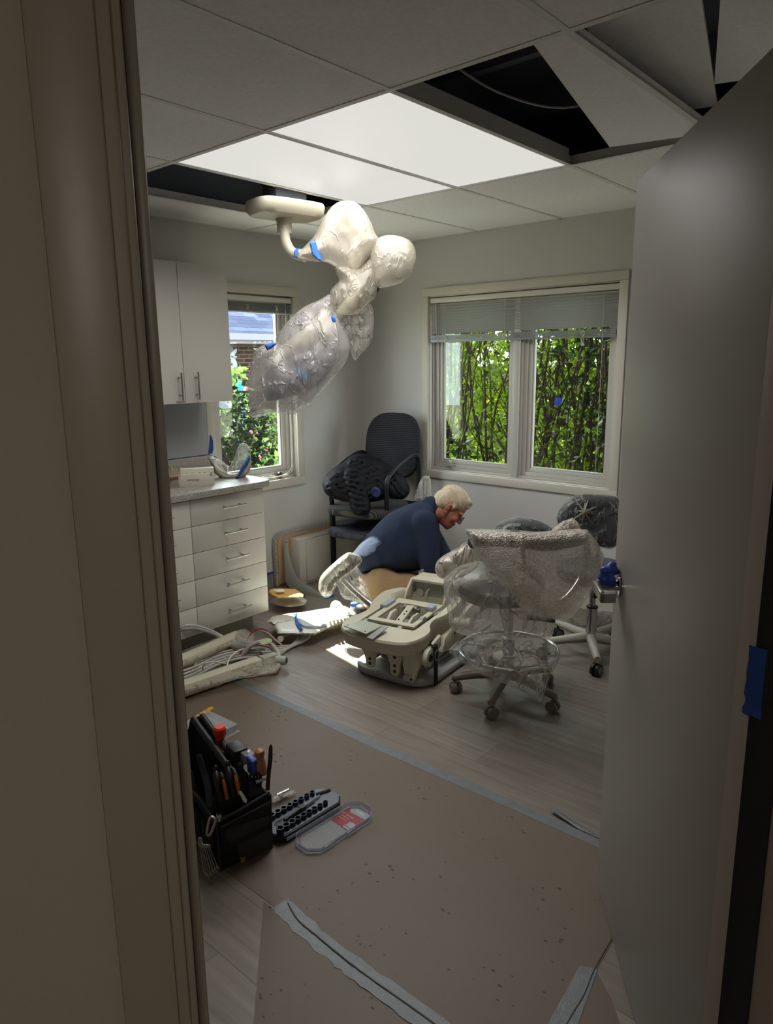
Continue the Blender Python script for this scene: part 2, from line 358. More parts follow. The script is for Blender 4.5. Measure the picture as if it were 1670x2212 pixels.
def copy_tree(o, parent=None):
    c = o.copy(); COL.objects.link(c); c.parent = parent
    for ch in [x for x in bpy.data.objects if x.parent == o]: copy_tree(ch, c)
    return c
def struct(name, mb, m, **k):
    mb.keep = True; o = mb.build(name, m, None, **k); o['kind'] = 'structure'; return o
def remesh(mb, name, m, parent, vox=.01, it=6, keepdetail=True):
    """fuse the builder's closed shapes into one continuous smooth skin"""
    o = mb.build(name + '_raw', m, parent)
    r = o.modifiers.new('r', 'REMESH'); r.mode = 'VOXEL'; r.voxel_size = vox; r.use_smooth_shade = True
    sm = o.modifiers.new('s', 'SMOOTH'); sm.iterations = it; sm.factor = .5
    bpy.context.view_layer.update(); dg = bpy.context.evaluated_depsgraph_get()
    me = bpy.data.meshes.new_from_object(o.evaluated_get(dg)); me.name = name
    off = OFF[o.name]; p = o.parent; loc = o.location.copy(); bpy.data.objects.remove(o)
    me.materials.clear(); me.materials.append(m); me.polygons.foreach_set('use_smooth', [True]*len(me.polygons))
    n = bpy.data.objects.new(name, me); COL.objects.link(n); n.parent = p; n.location = loc; OFF[n.name] = off
    return n
def capsule(mb, a, b, ra, rb, n=14):
    a = Vector(a); b = Vector(b); mb.ell(a, ra, n, 10); mb.ell(b, rb, n, 10); mb.cyl(a, b, ra, rb, n)
def text(s, name, size, m, parent, loc, R, ext=.0003):
    cu = bpy.data.curves.new(name, 'FONT'); cu.body = s; cu.size = size; cu.extrude = ext; cu.align_x = 'CENTER'; cu.align_y = 'CENTER'
    t = bpy.data.objects.new(name, cu); COL.objects.link(t); bpy.context.view_layer.update()
    me = bpy.data.meshes.new_from_object(t.evaluated_get(bpy.context.evaluated_depsgraph_get())); bpy.data.objects.remove(t)
    me.transform(Matrix.Translation(Vector(loc) - OFF.get(parent.name, Vector())) @ R.to_4x4()); me.materials.clear(); me.materials.append(m)
    o = bpy.data.objects.new(name, me); COL.objects.link(o); o.parent = parent; OFF[o.name] = OFF.get(parent.name, Vector()); return o
def inside(p, poly):
    c = False; n = len(poly); x, y = p
    for i in range(n):
        x1, y1 = poly[i]; x2, y2 = poly[i-1]
        if (y1 > y) != (y2 > y) and x < (x2-x1)*(y-y1)/(y2-y1)+x1: c = not c
    return c
def inflate(poly, D, T, R=None, res=7, Tb=None, wr=.0, wf=12, rnd=2, quilt=None, seed=0, shape=None):
    """closed puffed body (a filled bag, a garment, a pad) grown from a side outline surveyed at distance D
       (number or function), swelling T towards the near side and Tb to the far side"""
    Tb = T if Tb is None else Tb; Df = D if callable(D) else (lambda u, v: D)
    P = [Vector((a, b, 0)) for a, b in poly]
    P = catmull(P, 5, True) if rnd else P
    out = []
    for i in range(len(P)):
        a = P[i]; b = P[(i+1) % len(P)]; k = max(1, int((b-a).length / res))
        out += [(a + (b-a)*t/k) for t in range(k)]
    B = [(p.x, p.y) for p in out]; us = [p[0] for p in B]; vs_ = [p[1] for p in B]
    pts = [Vector(p) for p in B]; nb = len(pts); rg = random.Random(seed)
    def dist(u, v):
        m = 1e9
        for i in range(nb):
            x1, y1 = B[i-1]; x2, y2 = B[i]; dx, dy = x2-x1, y2-y1; L2 = dx*dx+dy*dy or 1e-9
            t = max(0, min(1, ((u-x1)*dx+(v-y1)*dy)/L2)); q = (u-x1-dx*t)**2+(v-y1-dy*t)**2
            if q < m: m = q
        return math.sqrt(m)
    y = min(vs_)
    while y < max(vs_):
        x = min(us)
        while x < max(us):
            q = (x + rg.uniform(-.2, .2)*res, y + rg.uniform(-.2, .2)*res)
            if inside(q, B) and dist(*q) > res*.55: pts.append(Vector(q))
            x += res
        y += res
    v2, e2, f2, ov, _, _ = delaunay_2d_cdt(pts, [(i, (i+1) % nb) for i in range(nb)], [], 1, 1e-4)
    ds = [0 if (ov[i] and min(ov[i]) < nb) else dist(p.x, p.y) for i, p in enumerate(v2)]
    RR = R or max(ds)*1.0 or 1
    mb = MB(); fr = []; bk = []; idx = {}
    for i, p in enumerate(v2):
        t = 1 - min(ds[i]/RR, 1); h = math.sqrt(max(0, 1 - t*t)); D0 = Df(p.x, p.y)
        if shape: h *= shape(p.x, p.y)
        w = 0
        if wr:
            q = Vector((p.x/wf, p.y/wf*.55, seed*3.1)); a = noise.noise(q); w = (abs(a)*-2 + .6 + .5*noise.noise(q*2.3)) * wr
        if quilt: w += quilt(p.x, p.y)
        if ds[i] == 0: fr.append(PD(p.x, p.y, D0)); 
        else: fr.append(PD(p.x, p.y, D0 - h*T - w*min(1, ds[i]/res/1.5)))
        bk.append(PD(p.x, p.y, D0 + h*Tb + w*.5))
    nv = len(v2); vv = fr[:]; 
    for i in range(nv):
        if ds[i] == 0: idx[i] = i
        else: idx[i] = len(vv); vv.append(bk[i])
    fs = [tuple(f) for f in f2] + [tuple(idx[j] for j in reversed(f)) for f in f2]
    mb.add(vv, fs); return mb
def scatter_leaves(mb, pts, size, rg, droop=.3):
    for p in pts:
        s = size * rg.uniform(.6, 1.3); a = Vector((rg.uniform(-1, 1), rg.uniform(-1, 1), rg.uniform(-.8, .5))).normalized()
        x, y, d = basis(a); th = rg.uniform(0, 6.28); b = (x*math.cos(th) + y*math.sin(th)); n = a.cross(b)
        mid = p + a*s*.5 - n*s*.08
        mb.add([p, p + a*s*.45 + b*s*.28, p + a*s - n*s*.1, p + a*s*.45 - b*s*.28, mid], [(0, 1, 4), (1, 2, 4), (2, 3, 4), (3, 0, 4)])
# ================================================================ THE ROOM
H = 2.4289
HIN = V(3.65, -3.005); STK = V(3.19, -3.766); wd = (STK - HIN).normalized(); wn = V(-wd.y, wd.x)
if wn.dot(V(CAMLOC.x, CAMLOC.y) - HIN) < 0: wn = -wn     # wn points out into the corridor
CR = HIN - wd * 0.78; CL = STK + wd * 0.62                # where the diagonal wall meets the room's side walls
def wallprism(a, b, th, z0, z1):
    """vertical wall from a to b (2-D), thickness th to the corridor side"""
    return [V(a.x, a.y, z0), V(b.x, b.y, z0), V(b.x + wn.x*th, b.y + wn.y*th, z0), V(a.x + wn.x*th, a.y + wn.y*th, z0)], z1 - z0
mb = MB(); mb.bb((0, -6.2, -.1), (6, 0, 0)); struct('floor', mb, m_floor)
# wall_left x=0 with window opening y -1.43..-.685, z .745..2.06
WA = (-1.435, -.685, .74, 2.065)
mb = MB(); mb.bb((-.16, CL.y, -.1), (0, WA[0], 3.1)); mb.bb((-.16, WA[1], -.1), (0, .16, 3.1)); mb.bb((-.16, WA[0], -.1), (0, WA[1], WA[2])); mb.bb((-.16, WA[0], WA[3]), (0, WA[1], 3.1)); struct('wall_left', mb, m_wall)
WB = (.655, 2.10, .785, 2.055)
mb = MB(); mb.bb((0, 0, -.1), (WB[0], .16, 3.1)); mb.bb((WB[1], 0, -.1), (6, .16, 3.1)); mb.bb((WB[0], 0, -.1), (WB[1], .16, WB[2])); mb.bb((WB[0], 0, WB[3]), (WB[1], .16, 3.1)); struct('wall_back', mb, m_wall)
mb = MB(); mb.bb((CR.x, CR.y, -.1), (CR.x + .1, 0, 3.1)); struct('wall_right', mb, m_wall)
mb = MB(); mb.bb((0, CL.y - .1, -.1), (CL.x, CL.y, 3.1)); struct('wall_front', mb, m_wall)
# diagonal wall with the doorway
mb = MB()
for a, b in ((CR, HIN - wd*.035), (STK + wd*.035, CL)):
    P, h = wallprism(a, b, .12, 0, 3.1); mb.prism(P, h)
P, h = wallprism(HIN - wd*.035, STK + wd*.035, .12, 2.075, 3.1); mb.prism(P, h)
struct('wall_doorway', mb, m_wallc)
# corridor shell
mb = MB(); mb.bb((6, -6.2, -.1), (6.1, .16, 3.1)); mb.bb((-.16, -6.3, -.1), (6.1, -6.2, 3.1)); mb.bb((-.16, -6.2, -.1), (0, CL.y, 3.1)); struct('wall_corridor', mb, m_wallc)
# ceiling: 2x4 ft lay-in tiles on a grid, with the open and lit bays left out
GX = [.464 + .61*k for k in range(-1, 10)]; GX[0] = 0; GY = [0] + [-1.09 - 1.22*k for k in range(5)]
holes = {(1, 1), (4, 1), (5, 1), (2, 1), (3, 1)}
mb = MB(); g = MB()
for i in range(len(GX)-1):
    for j in range(len(GY)-1):
        if (i, j) in holes: continue
        mb.bb((GX[i]+.011, GY[j+1]+.011, H+.001), (GX[i+1]-.011, GY[j]-.011, H+.016))
struct('ceiling', mb, m_ceil)
for x in GX[1:]:
    g.bb((x-.012, GY[-1], H-.001), (x+.012, 0, H+.0)); g.bb((x-.0015, GY[-1], H), (x+.0015, 0, H + (.011 if abs(x-2.904) < .01 else .04)))
for y in GY[1:]:
    g.bb((0, y-.012, H-.0012), (GX[-1], y+.012, H-.0001)); g.bb((0, y-.0015, H), (GX[-1], y+.0015, H+.04))
g.bb((0, -5.9, H-.001), (.022, 0, H)); g.bb((0, -.022, H-.001), (5.9, 0, H))
struct('trim_1', g, m_grid)
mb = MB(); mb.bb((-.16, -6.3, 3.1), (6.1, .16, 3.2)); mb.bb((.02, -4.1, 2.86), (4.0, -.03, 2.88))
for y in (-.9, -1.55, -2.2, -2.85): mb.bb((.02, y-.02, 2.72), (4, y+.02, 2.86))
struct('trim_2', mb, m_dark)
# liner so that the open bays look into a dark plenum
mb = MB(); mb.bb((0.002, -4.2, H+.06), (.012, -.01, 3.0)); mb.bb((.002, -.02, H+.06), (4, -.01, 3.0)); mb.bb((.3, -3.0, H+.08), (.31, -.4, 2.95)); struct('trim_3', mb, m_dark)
mb = MB(); mb.box((2.72, -2.05, 2.72), (.5, .9, .02), R=Euler((.12, -.1, .35)).to_matrix()); tag(mb.build('plywood_panel', m_joist), 'brown board lying above the open ceiling bay beside the light', 'board')
mb = MB(); mb.tube([(2.30, -2.2, 2.62), (2.42, -1.9, 2.50), (2.6, -1.65, 2.47), (2.82, -1.5, 2.60), (2.9, -1.4, 2.7)], .004, 6, sm=6); tag(mb.build('cable', m_hose), 'thin cable sagging across the open ceiling bay beside the light', 'cable')
mb = MB(); mb.tube([(2.42, -2.25, 2.75), (2.58, -1.95, 2.62), (2.75, -1.9, 2.70)], .004, 6, sm=6); tag(mb.build('cable', m_hose), 'short thin cable hanging higher up inside the open ceiling bay', 'cable')
mb = MB(); mb.tube([(.98, -2.3, 2.52), (1.03, -2.26, 2.445), (1.06, -2.2, 2.45), (1.07, -2.12, 2.53)], .005, 6, sm=6); tag(mb.build('cable', m_hose), 'loop of cable at the corner of the dark bay over the cabinets', 'cable')
mb = MB(); mb.tube([(3.3, -2.5, 2.62), (3.33, -2.3, 2.56), (3.27, -2.1, 2.56), (3.15, -1.9, 2.66)], .045, 12, sm=6); tag(mb.build('flexible_duct', mat('green duct', '39453a', .6, bump=.8, bs=60)), 'dark ribbed duct seen through the slit between askew ceiling tiles', 'duct')
# askew ceiling tiles
def loose(a, b, side, wdt, z, label, tilt=0):
    a = V(*a); b = V(*b); d = (b-a).normalized(); n = V(-d.y, d.x) * side
    mb = MB(); q = [a, b, b + n*wdt, a + n*wdt]; mb.prism([V(p.x, p.y, z + (tilt if k > 1 else 0)) for k, p in enumerate(q)], .014)
    return tag(mb.build('ceiling_tile', m_ceil), label, 'ceiling tile')
mb = MB(); mb.prism([V(2.80, -2.345, H+.012), V(2.522, -1.195, H+.012), V(2.915, -1.10, H+.012), V(2.912, -2.35, H+.012)], .014); tag(mb.build('ceiling_tile', m_ceil), 'white ceiling tile lying askew across the open bay beside the bright lights', 'ceiling tile')
loose((3.218, -2.31), (2.93, -1.18), 1, .30, H+.081, 'slid ceiling tile left of the narrow dark slit above the door')
loose((3.284, -2.31), (2.99, -1.413), -1, .5, H+.081, 'ceiling tile right of the narrow dark slit, nearest the door top')
# ceiling lights
for k in (2, 3):
    x0, x1, y0, y1 = GX[k], GX[k+1], GY[2], GY[1]
    t = thing('ceiling_light', 'bright recessed ceiling light panel next to the ' + ('hanging wrapped lamp arm' if k == 2 else 'open bay with the askew tile'), 'ceiling light', ((x0+x1)/2, (y0+y1)/2, H), 0, 'lit ceiling panels')
    mb = MB(); mb.bb((x0+.013, y0+.013, H+.003), (x1-.013, y1-.013, H+.008)); mb.build('diffuser', m_diff, t)
    mb = MB(); mb.bb((x0+.006, y0+.006, H+.009), (x1-.006, y1-.006, H+.07)); mb.build('housing', m_grid, t)
    ld = bpy.data.lights.new('panel lamp', 'AREA'); ld.shape = 'RECTANGLE'; ld.size = .57; ld.size_y = 1.17; ld.energy = PANEL_WATT; ld.spread = math.radians(PANEL_SPREAD); ld.color = (1, .985, .95)
    lo = bpy.data.objects.new('panel lamp', ld); COL.objects.link(lo); lo.parent = t; lo.location = (0, 0, .001)
# corridor lamp
ld = bpy.data.lights.new('corridor lamp', 'AREA'); ld.size = .6; ld.energy = HALL_WATT; ld.color = (1, .93, .82)
lo = bpy.data.objects.new('corridor lamp', ld); COL.objects.link(lo); lo.location = (4.9, -5.0, H-.02)
# baseboards
mb = MB(); mb.bb((0, -1.53, 0), (.008, 0, .1)); struct('baseboard_left', mb, m_ribbed)
mb = MB(); mb.bb((.0, -1.53, .1), (.010, 0, .112)); struct('trim_4', mb, m_dkblue)
mb = MB(); mb.bb((0.01, -.008, 0), (CR.x, 0, .1)); struct('baseboard_back', mb, m_trim)
# ---------------------------------------------------------------- door frame and door
def pw(s, n, z): return V(HIN.x + wd.x*s + wn.x*n, HIN.y + wd.y*s + wn.y*n, z)     # along the wall, out to the corridor, up
OW = (STK - HIN).length
mb = MB()
def slab(s0, s1, n0, n1, z0, z1): mb.prism([pw(s0, n0, z0), pw(s1, n0, z0), pw(s1, n1, z0), pw(s0, n1, z0)], z1 - z0)
slab(-.035, 0, -.006, .126, 0, 2.075); slab(OW, OW+.035, -.006, .126, 0, 2.075); slab(0, OW, -.006, .126, 2.045, 2.075)     # jambs
slab(OW-.012, OW, .042, .078, 0, 2.045)                                                              # stop
for s0, s1, z0, z1 in ((OW+.008, OW+.075, 0, 2.12), (-.075, -.008, 0, 2.12), (-.075, OW+.075, 2.053, 2.12)):
    slab(s0, s1, .12, .136, z0, z1); slab(s0 + (.012 if s0 > 0 else 0), s1 - (0 if s0 > 0 else .012), .136, .142, z0, z1); slab(s0, s1, -.014, 0, z0, z1)
struct('trim_5', mb, m_jamb, bev=.003)
mb = MB(); slab(0, .003, -.005, .056, 0, 2.045); struct('gap_shade_strip', mb, m_black)  # black strip on the jamb standing in for shade in the hinge gap
t = bpy.data.objects.new('door_1', None); COL.objects.link(t); t['kind'] = 'structure'; F0 = V(3.119, -2.3225, 0); dd = (V(3.622, -3.022, 0) - F0).normalized(); dn = V(-dd.y, dd.x, 0)
if dn.dot(CAMLOC - F0) < 0: dn = -dn
t.location = F0; OFF[t.name] = F0.copy(); DL = (V(3.622, -3.022, 0) - F0).length
def pdp(s, n, z): return F0 + dd*s + dn*n + V(0, 0, z)       # s from the free edge, n out of the face we see
mb = MB(); mb.prism([pdp(0, 0, .008), pdp(DL, 0, .008), pdp(DL, -.042, .008), pdp(0, -.042, .008)], 2.022); mb.build('door_leaf', m_door, t, bev=.002)
mb = MB(); mb.prism([pdp(DL, -.001, .5), pdp(DL+.002, -.001, .5), pdp(DL+.002, -.041, .5), pdp(DL, -.041, .5)], .0); 
h = MB()
za = .985
h.prism([pdp(.045, .058, za-.014), pdp(.165, .058, za-.014), pdp(.165, .070, za-.014), pdp(.045, .070, za-.014)], .028)    # grip
hx = .165
h.prism([pdp(.045, .0, za-.014), pdp(.057, .0, za-.014), pdp(.057, .07, za-.014), pdp(.045, .07, za-.014)], .028)
h.prism([pdp(.153, .03, za-.014), pdp(.165, .03, za-.014), pdp(.165, .07, za-.014), pdp(.153, .07, za-.014)], .028)
hd = h.build('door_handle', m_steel, t, bev=.002)
h = MB(); h.lathe([(.03, 0), (.03, .006), (.012, .008), (.012, .03)], pdp(.065, 0, za), dn, 24); h.build('rose', m_chrome, hd, smooth=True)
# blue film crumpled round the handle's shank
mb = MB(); rg = random.Random(3)
for k in range(14):
    mb.ell(pdp(.06 + rg.uniform(-.014, .02), .03 + rg.uniform(-.014, .012), za + rg.uniform(-.02, .055)), (rg.uniform(.010, .016), rg.uniform(.010, .016), rg.uniform(.014, .026)), 10, 8, Euler((rg.uniform(0, 3), rg.uniform(0, 3), 0)).to_matrix())
o = remesh(mb, 'protective_film', m_bluef, None, .004, 2); tag(o, 'crumpled blue film wrapped around the door handle', 'film')
# painter's tape holding the door to the frame
def strip(pts, name, m, label, cat, th=.0006, up=V(0, 0, 1), sub=None):
    mb = MB(); mb.prism(pts, th, up); return tag(mb.build(name, m), label, cat)
a = pdp(DL+.0012, -.006, 0); rg = random.Random(2)
A0 = pdp(DL+.001, -.018, 0); B0 = pw(-.002, .03, 0) ; 
mb = MB(); n = 14; Q = []
for k in range(n+1):
    z = 1.03 + .115*k/n; Q.append((A0 + V(0, 0, z) + dd*.002 + dn*rg.uniform(-.002, .002)))
for k in range(n+1):
    z = 1.145 - .12*k/n; Q.append(B0 + V(0, 0, z))
mb.prism(Q, .0008, -wd.to_3d()); tag(mb.build('painter_tape', m_dkblue), 'blue tape bridging the door edge and the frame at right', 'tape')
# ---------------------------------------------------------------- windows
def casing(mb, ax, lo, hi, z0, z1, w_, th, sgn):
    """picture-frame trim standing th proud of the wall; ax='x' runs along x on the back wall, 'y' on the left wall"""
    def q(a0, a1, c0, c1, d0, d1):
        if ax == 'x': mb.bb((a0, -d1, c0), (a1, -d0, c1))
        else: mb.bb((d0, a0, c0), (d1, a1, c1))
    q(lo, hi, z1-w_, z1, 0, th); q(lo, hi, z0, z0+w_, 0, th); q(lo, lo+w_, z0+w_, z1-w_, 0, th); q(hi-w_, hi, z0+w_, z1-w_, 0, th)
# window B (big, on the back wall): casing, sill, two casements
t = bpy.data.objects.new('window_1', None); COL.objects.link(t); t['kind'] = 'structure'; t.location = (1.38, 0, .75); OFF[t.name] = V(1.38, 0, .75)
mb = MB(); casing(mb, 'x', .615, 2.135, .745, 2.095, .055, .016, 1); mb.build('window_casing', m_trim, t, bev=.003)
mb = MB()
def rim(mb, x0, x1, z0, z1, w_, y0, y1): mb.bb((x0, y0, z0), (x0+w_, y1, z1)); mb.bb((x1-w_, y0, z0), (x1, y1, z1)); mb.bb((x0+w_, y0, z0), (x1-w_, y1, z0+w_)); mb.bb((x0+w_, y0, z1-w_), (x1-w_, y1, z1))
rim(mb, .655, 2.10, .785, 2.055, .022, -.002, .155); rim(mb, .677, 2.078, .807, 2.033, .014, .03, .15); mb.bb((1.365, .012, .8), (1.41, .13, 2.05)); mb.bb((1.41, .035, .8), (1.43, .13, 2.05))
mb.build('window_frame', m_sash, t, bev=.002)
for x0, x1 in ((.695, 1.368), (1.428, 2.07)):
    mb = MB(); rim(mb, x0, x1, .82, 2.03, .030, .045, .10); rim(mb, x0+.030, x1-.030, .85, 2.0, .024, .055, .095); rim(mb, x0+.054, x1-.054, .874, 1.976, .012, .064, .09)
    sh = mb.build('sash', m_sash, t, bev=.0015)
    mb = MB(); mb.bb((x0+.06, .074, .88), (x1-.06, .080, 1.97)); mb.build('pane', m_glass, sh)
mb = MB(); c = V(.86, -.0, .838); mb.lathe([(.020, 0), (.024, .012), (.018, .022), (.008, .026)], V(.84, .03, .858), (0, -1, .25), 18); mb.prism([V(.845, -.004, .842), V(.925, -.004, .846), V(.925, -.012, .846), V(.845, -.012, .84)], .016); mb.build('crank_handle', mat('crank grey green', '8c8e7d', .45), t, bev=.001)
# window A (left wall)
t = bpy.data.objects.new('window_2', None); COL.objects.link(t); t['kind'] = 'structure'; t.location = (0, -1.06, .73); OFF[t.name] = V(0, -1.06, .73)
mb = MB(); casing(mb, 'y', -1.475, -.645, .715, 2.10, .06, .016, 1); mb.build('window_casing', m_trim, t, bev=.003)
mb = MB()
def rimy(mb, y0, y1, z0, z1, w_, x0, x1): mb.bb((x0, y0, z0), (x1, y0+w_, z1)); mb.bb((x0, y1-w_, z0), (x1, y1, z1)); mb.bb((x0, y0+w_, z0), (x1, y1-w_, z0+w_)); mb.bb((x0, y0+w_, z1-w_), (x1, y1-w_, z1))
rimy(mb, -1.435, -.685, .74, 2.065, .022, -.155, .002); rimy(mb, -1.413, -.707, .762, 2.043, .02, -.15, -.03); mb.build('window_frame', m_sash, t, bev=.002)
mb = MB(); rimy(mb, -1.393, -.727, .79, 2.02, .034, -.10, -.045); rimy(mb, -1.359, -.761, .824, 1.986, .03, -.095, -.055); rimy(mb, -1.329, -.791, .854, 1.956, .012, -.09, -.064); sh = mb.build('sash', m_sash, t, bev=.0015)
mb = MB(); mb.bb((-.08, -1.32, .862), (-.074, -.80, 1.95)); mb.build('pane', m_glass, sh)
mb = MB(); mb.lathe([(.020, 0), (.024, .012), (.018, .022), (.008, .026)], V(-.03, -.86, .80), (1, 0, .25), 18); mb.build('crank_handle', m_dmetal, t)
# blinds
t = thing('venetian_blind', 'half lowered white venetian blind across the wide window', 'blind', (1.38, -.0, 1.74))
mb = MB(); mb.bb((.682, -.004, 1.992), (2.076, .028, 2.026)); mb.build('headrail', m_white, t, bev=.002)
mb = MB(); rg = random.Random(5)
for k in range(11):
    z = 1.976 - k*.0185; R = Euler((math.radians(-48), 0, 0)).to_matrix(); mb.box((1.378, .012, z), (1.382, .025, .0012), R=R)
mb.build('slats', m_alum, t)
mb = MB()
for k in range(9): mb.box((1.375, .012, 1.768 - k*.0045), (1.386, .027, .0030), R=Euler((.03*(k % 2), rg.uniform(-.002, .002), 0)).to_matrix())
mb.bb((.684, 0, 1.722), (2.07, .026, 1.733)); mb.build('bottom_slats', m_slat, t)
mb = MB()
for x in (.82, 1.30, 1.86):
    mb = MB(); mb.tube([(x, -.006, 1.995), (x, -.004, 1.86), (x, -.006, 1.73)], .0012, 6)
    for q in range(3): mb.tube([(x-.012, -.006, 1.745), (x-.004*q, -.010, 1.762), (x+.012, -.007, 1.752), (x+.002, -.010, 1.728), (x-.01, -.006, 1.745)], .0012, 6, sm=4)
    mb.build('ladder_cord', m_cord, t)
mb = MB(); mb.tube([(.735, -.006, 1.99), (.737, -.007, 1.93), (.742, -.008, 1.78)], .0022, 6); mb.tube([(.73, -.006, 1.99), (.745, -.006, 1.6), (.752, -.006, 1.45)], .0012, 6); mb.build('tilt_wand', m_cord, t)
mb = MB(); mb.tube([(1.985, -.006, 1.985), (1.988, -.006, 1.5), (1.985, -.006, 1.05), (1.98, -.01, .87), (1.95, -.014, .835), (1.86, -.016, .842), (1.80, -.012, .848)], .0014, 6, sm=5); mb.ell((1.987, -.006, 1.23), (.006, .005, .009), 8, 6); mb.build('pull_cord', m_cord, t)
t = thing('venetian_blind', 'fully raised grey venetian blind bunched at the top of the narrow window', 'blind', (0, -1.06, 1.93))
mb = MB(); mb.bb((-.026, -1.41, 1.995), (.004, -.712, 2.028)); mb.build('headrail', m_white, t, bev=.002)
mb = MB()
for k in range(17): mb.bb((-.025, -1.408, 1.985 - k*.0034), (.002, -.716, 1.9868 - k*.0034))
mb.build('slats', m_slat, t)
mb = MB(); mb.bb((-.024, -1.408, 1.920), (.002, -.716, 1.929)); mb.build('bottom_rail', m_alum, t)
mb = MB()
for y in (-1.36, -1.1, -.85):
    mb = MB()
    for q in range(4): mb.tube([(.004, y-.012, 1.975), (.010, y+.010, 1.965-.008*q), (.008, y-.012, 1.945), (.010, y+.012, 1.93), (.004, y, 1.918)], .0013, 6, sm=4)
    mb.build('ladder_cord', m_cord, t)
mb = MB(); mb.tube([(.006, -.775, 1.985), (.006, -.77, 1.95), (.006, -.765, 1.5), (.006, -.765, 1.0), (.01, -.77, .86), (.014, -.82, .815), (.014, -.9, .80), (.014, -.98, .815)], .0022, 6, sm=5)
mb.tube([(.006, -.768, 1.95), (.006, -.755, 1.3), (.008, -.76, .88), (.014, -.80, .812), (.016, -.93, .795), (.014, -1.05, .815)], .0022, 6, sm=5); mb.build('pull_cord', m_cord, t)
mb = MB(); q = [PX(u, v, 'y', .072) for u, v in ((1204, 858), (1213, 860), (1212, 872), (1201, 878), (1197, 870), (1199, 862))]; mb.prism(q, .001, (0, -1, 0)); tag(mb.build('painter_tape', m_window_tape), 'small bright blue square of tape on the right window pane', 'tape')
# ---------------------------------------------------------------- floor protection
mb = MB(); Z = 0
def fp(u, v): return PX(u, v, 'z', 0)
P = [(.70, -2.14), (3.30, -2.14), (3.25, -2.50), (3.262, -2.70), (3.30, -3.028), (.70, -3.034)]
mb.prism([V(x, y, .0002) for x, y in P], .0012); tag(mb.build('floor_paper', m_paper), 'wide strip of brown floor paper under the tool bag and cases', 'floor paper')
P = [(2.385, -3.036), (3.285, -3.036), (3.275, -2.90), (3.27, -2.72), (3.30, -2.66), (3.36, -2.80), (3.37, -3.1), (3.2, -3.75), (3.05, -3.75)]
mb = MB(); mb.prism([V(x, y, .0002) for x, y in [(2.385, -3.036), (3.285, -3.036), (3.1, -3.72), (2.686, -3.316)]], .0011); tag(mb.build('floor_paper', m_paper), 'piece of brown floor paper at the doorway, taped below the wide strip', 'floor paper')
q = [fp(1287, 2098), fp(1296, 2112), fp(1322, 2162), fp(1341, 2216), fp(1350, 2260), fp(1210, 2260), fp(1226, 2206)]
mb = MB(); mb.prism([V(p.x, p.y, .0003) for p in q], .0012); tag(mb.build('floor_paper', m_paper), 'small scrap of brown floor paper beside the door bottom', 'floor paper')
def tape_strip(cl, wdt, label, jag=.004, z=.0018, m=m_duct, seed=1):
    rg = random.Random(seed); c = catmull([V(x, y, 0) for x, y in cl], 10); Lf = []; Rt = []
    for i, p in enumerate(c):
        d = (c[min(i+1, len(c)-1)] - c[max(i-1, 0)]).normalized(); n = V(-d.y, d.x, 0)
        Lf.append(p + n*(wdt/2 + rg.uniform(-jag, jag)*.5)); Rt.append(p - n*(wdt/2 + rg.uniform(-jag, jag)*.5))
    mb = MB(); k = len(c); vs = [V(p.x, p.y, z + rg.uniform(0, .0008)) for p in Lf + Rt]; vs += [p - V(0, 0, .0012) for p in vs]
    fs = [(i, i+1, k+i+1, k+i) for i in range(k-1)] + [(2*k+i, 3*k+i, 3*k+i+1, 2*k+i+1) for i in range(k-1)] + [(i, 2*k+i, 2*k+i+1, i+1) for i in range(k-1)] + [(k+i, k+i+1, 3*k+i+1, 3*k+i) for i in range(k-1)]
    mb.add(vs, fs); return tag(mb.build('duct_tape', m, smooth=True), label, 'tape')
tape_strip([(.80, -2.137), (1.5, -2.142), (2.1, -2.15), (2.6, -2.14), (3.3, -2.138)], .045, 'long silver tape sealing the far edge of the floor paper', seed=1)
tape_strip([(2.43, -3.012), (2.6, -3.03), (2.78, -3.036)], .060, 'silver tape patch with a torn end on the paper seam nearest the tool bag', .010, seed=2)
tape_strip([(2.76, -3.036), (3.0, -3.034), (3.28, -3.032)], .062, 'silver tape along the paper seam at the bottom of the picture', .006, .0028, seed=3)
mb = MB(); mb.tube([(2.45, -2.996, .0035), (2.52, -3.02, .0035), (2.6, -3.026, .004), (2.78, -3.034, .0045), (3.0, -3.03, .0045), (3.25, -3.035, .0045)], .0022, 6, sm=4, sq=.5); tag(mb.build('paper_fold', m_ink), 'dark crease running along the taped paper seam', 'crease')
q = [fp(1253, 2087), fp(1291, 2096), fp(1246, 2222), fp(1220, 2300), fp(1140, 2300), fp(1182, 2216)]
mb = MB(); mb.prism([V(p.x, p.y, .0016) for p in q], .0012); tag(mb.build('duct_tape', m_duct, smooth=True), 'wide silver tape beside the foot of the door', 'tape')
mb = MB(); mb.tube([fp(1321, 2030)+V(0, 0, .002), fp(1284, 2096)+V(0, 0, .003), fp(1262, 2150)+V(0, 0, .0034), fp(1225, 2212)+V(0, 0, .0034), fp(1200, 2270)+V(0, 0, .0034)], .0018, 6, sm=4, sq=.5); tag(mb.build('paper_fold', m_ink), 'dark crease in the wide tape beside the door', 'crease')
mb = MB(); c = [fp(1188, 1757), fp(1196, 1752), fp(1235, 1772), fp(1275, 1795), fp(1292, 1806), fp(1292, 1812), fp(1250, 1793)]; mb.prism([p + V(0, 0, .003 + .012*(i < 2)) for i, p in enumerate(c)], .001); tag(mb.build('duct_tape', m_duct), 'curled up tape end on the far paper edge near the door', 'tape')
q = [fp(425, 2087), fp(441, 2119), fp(443, 2124), fp(432, 2172), fp(400, 2190), fp(400, 2087)]
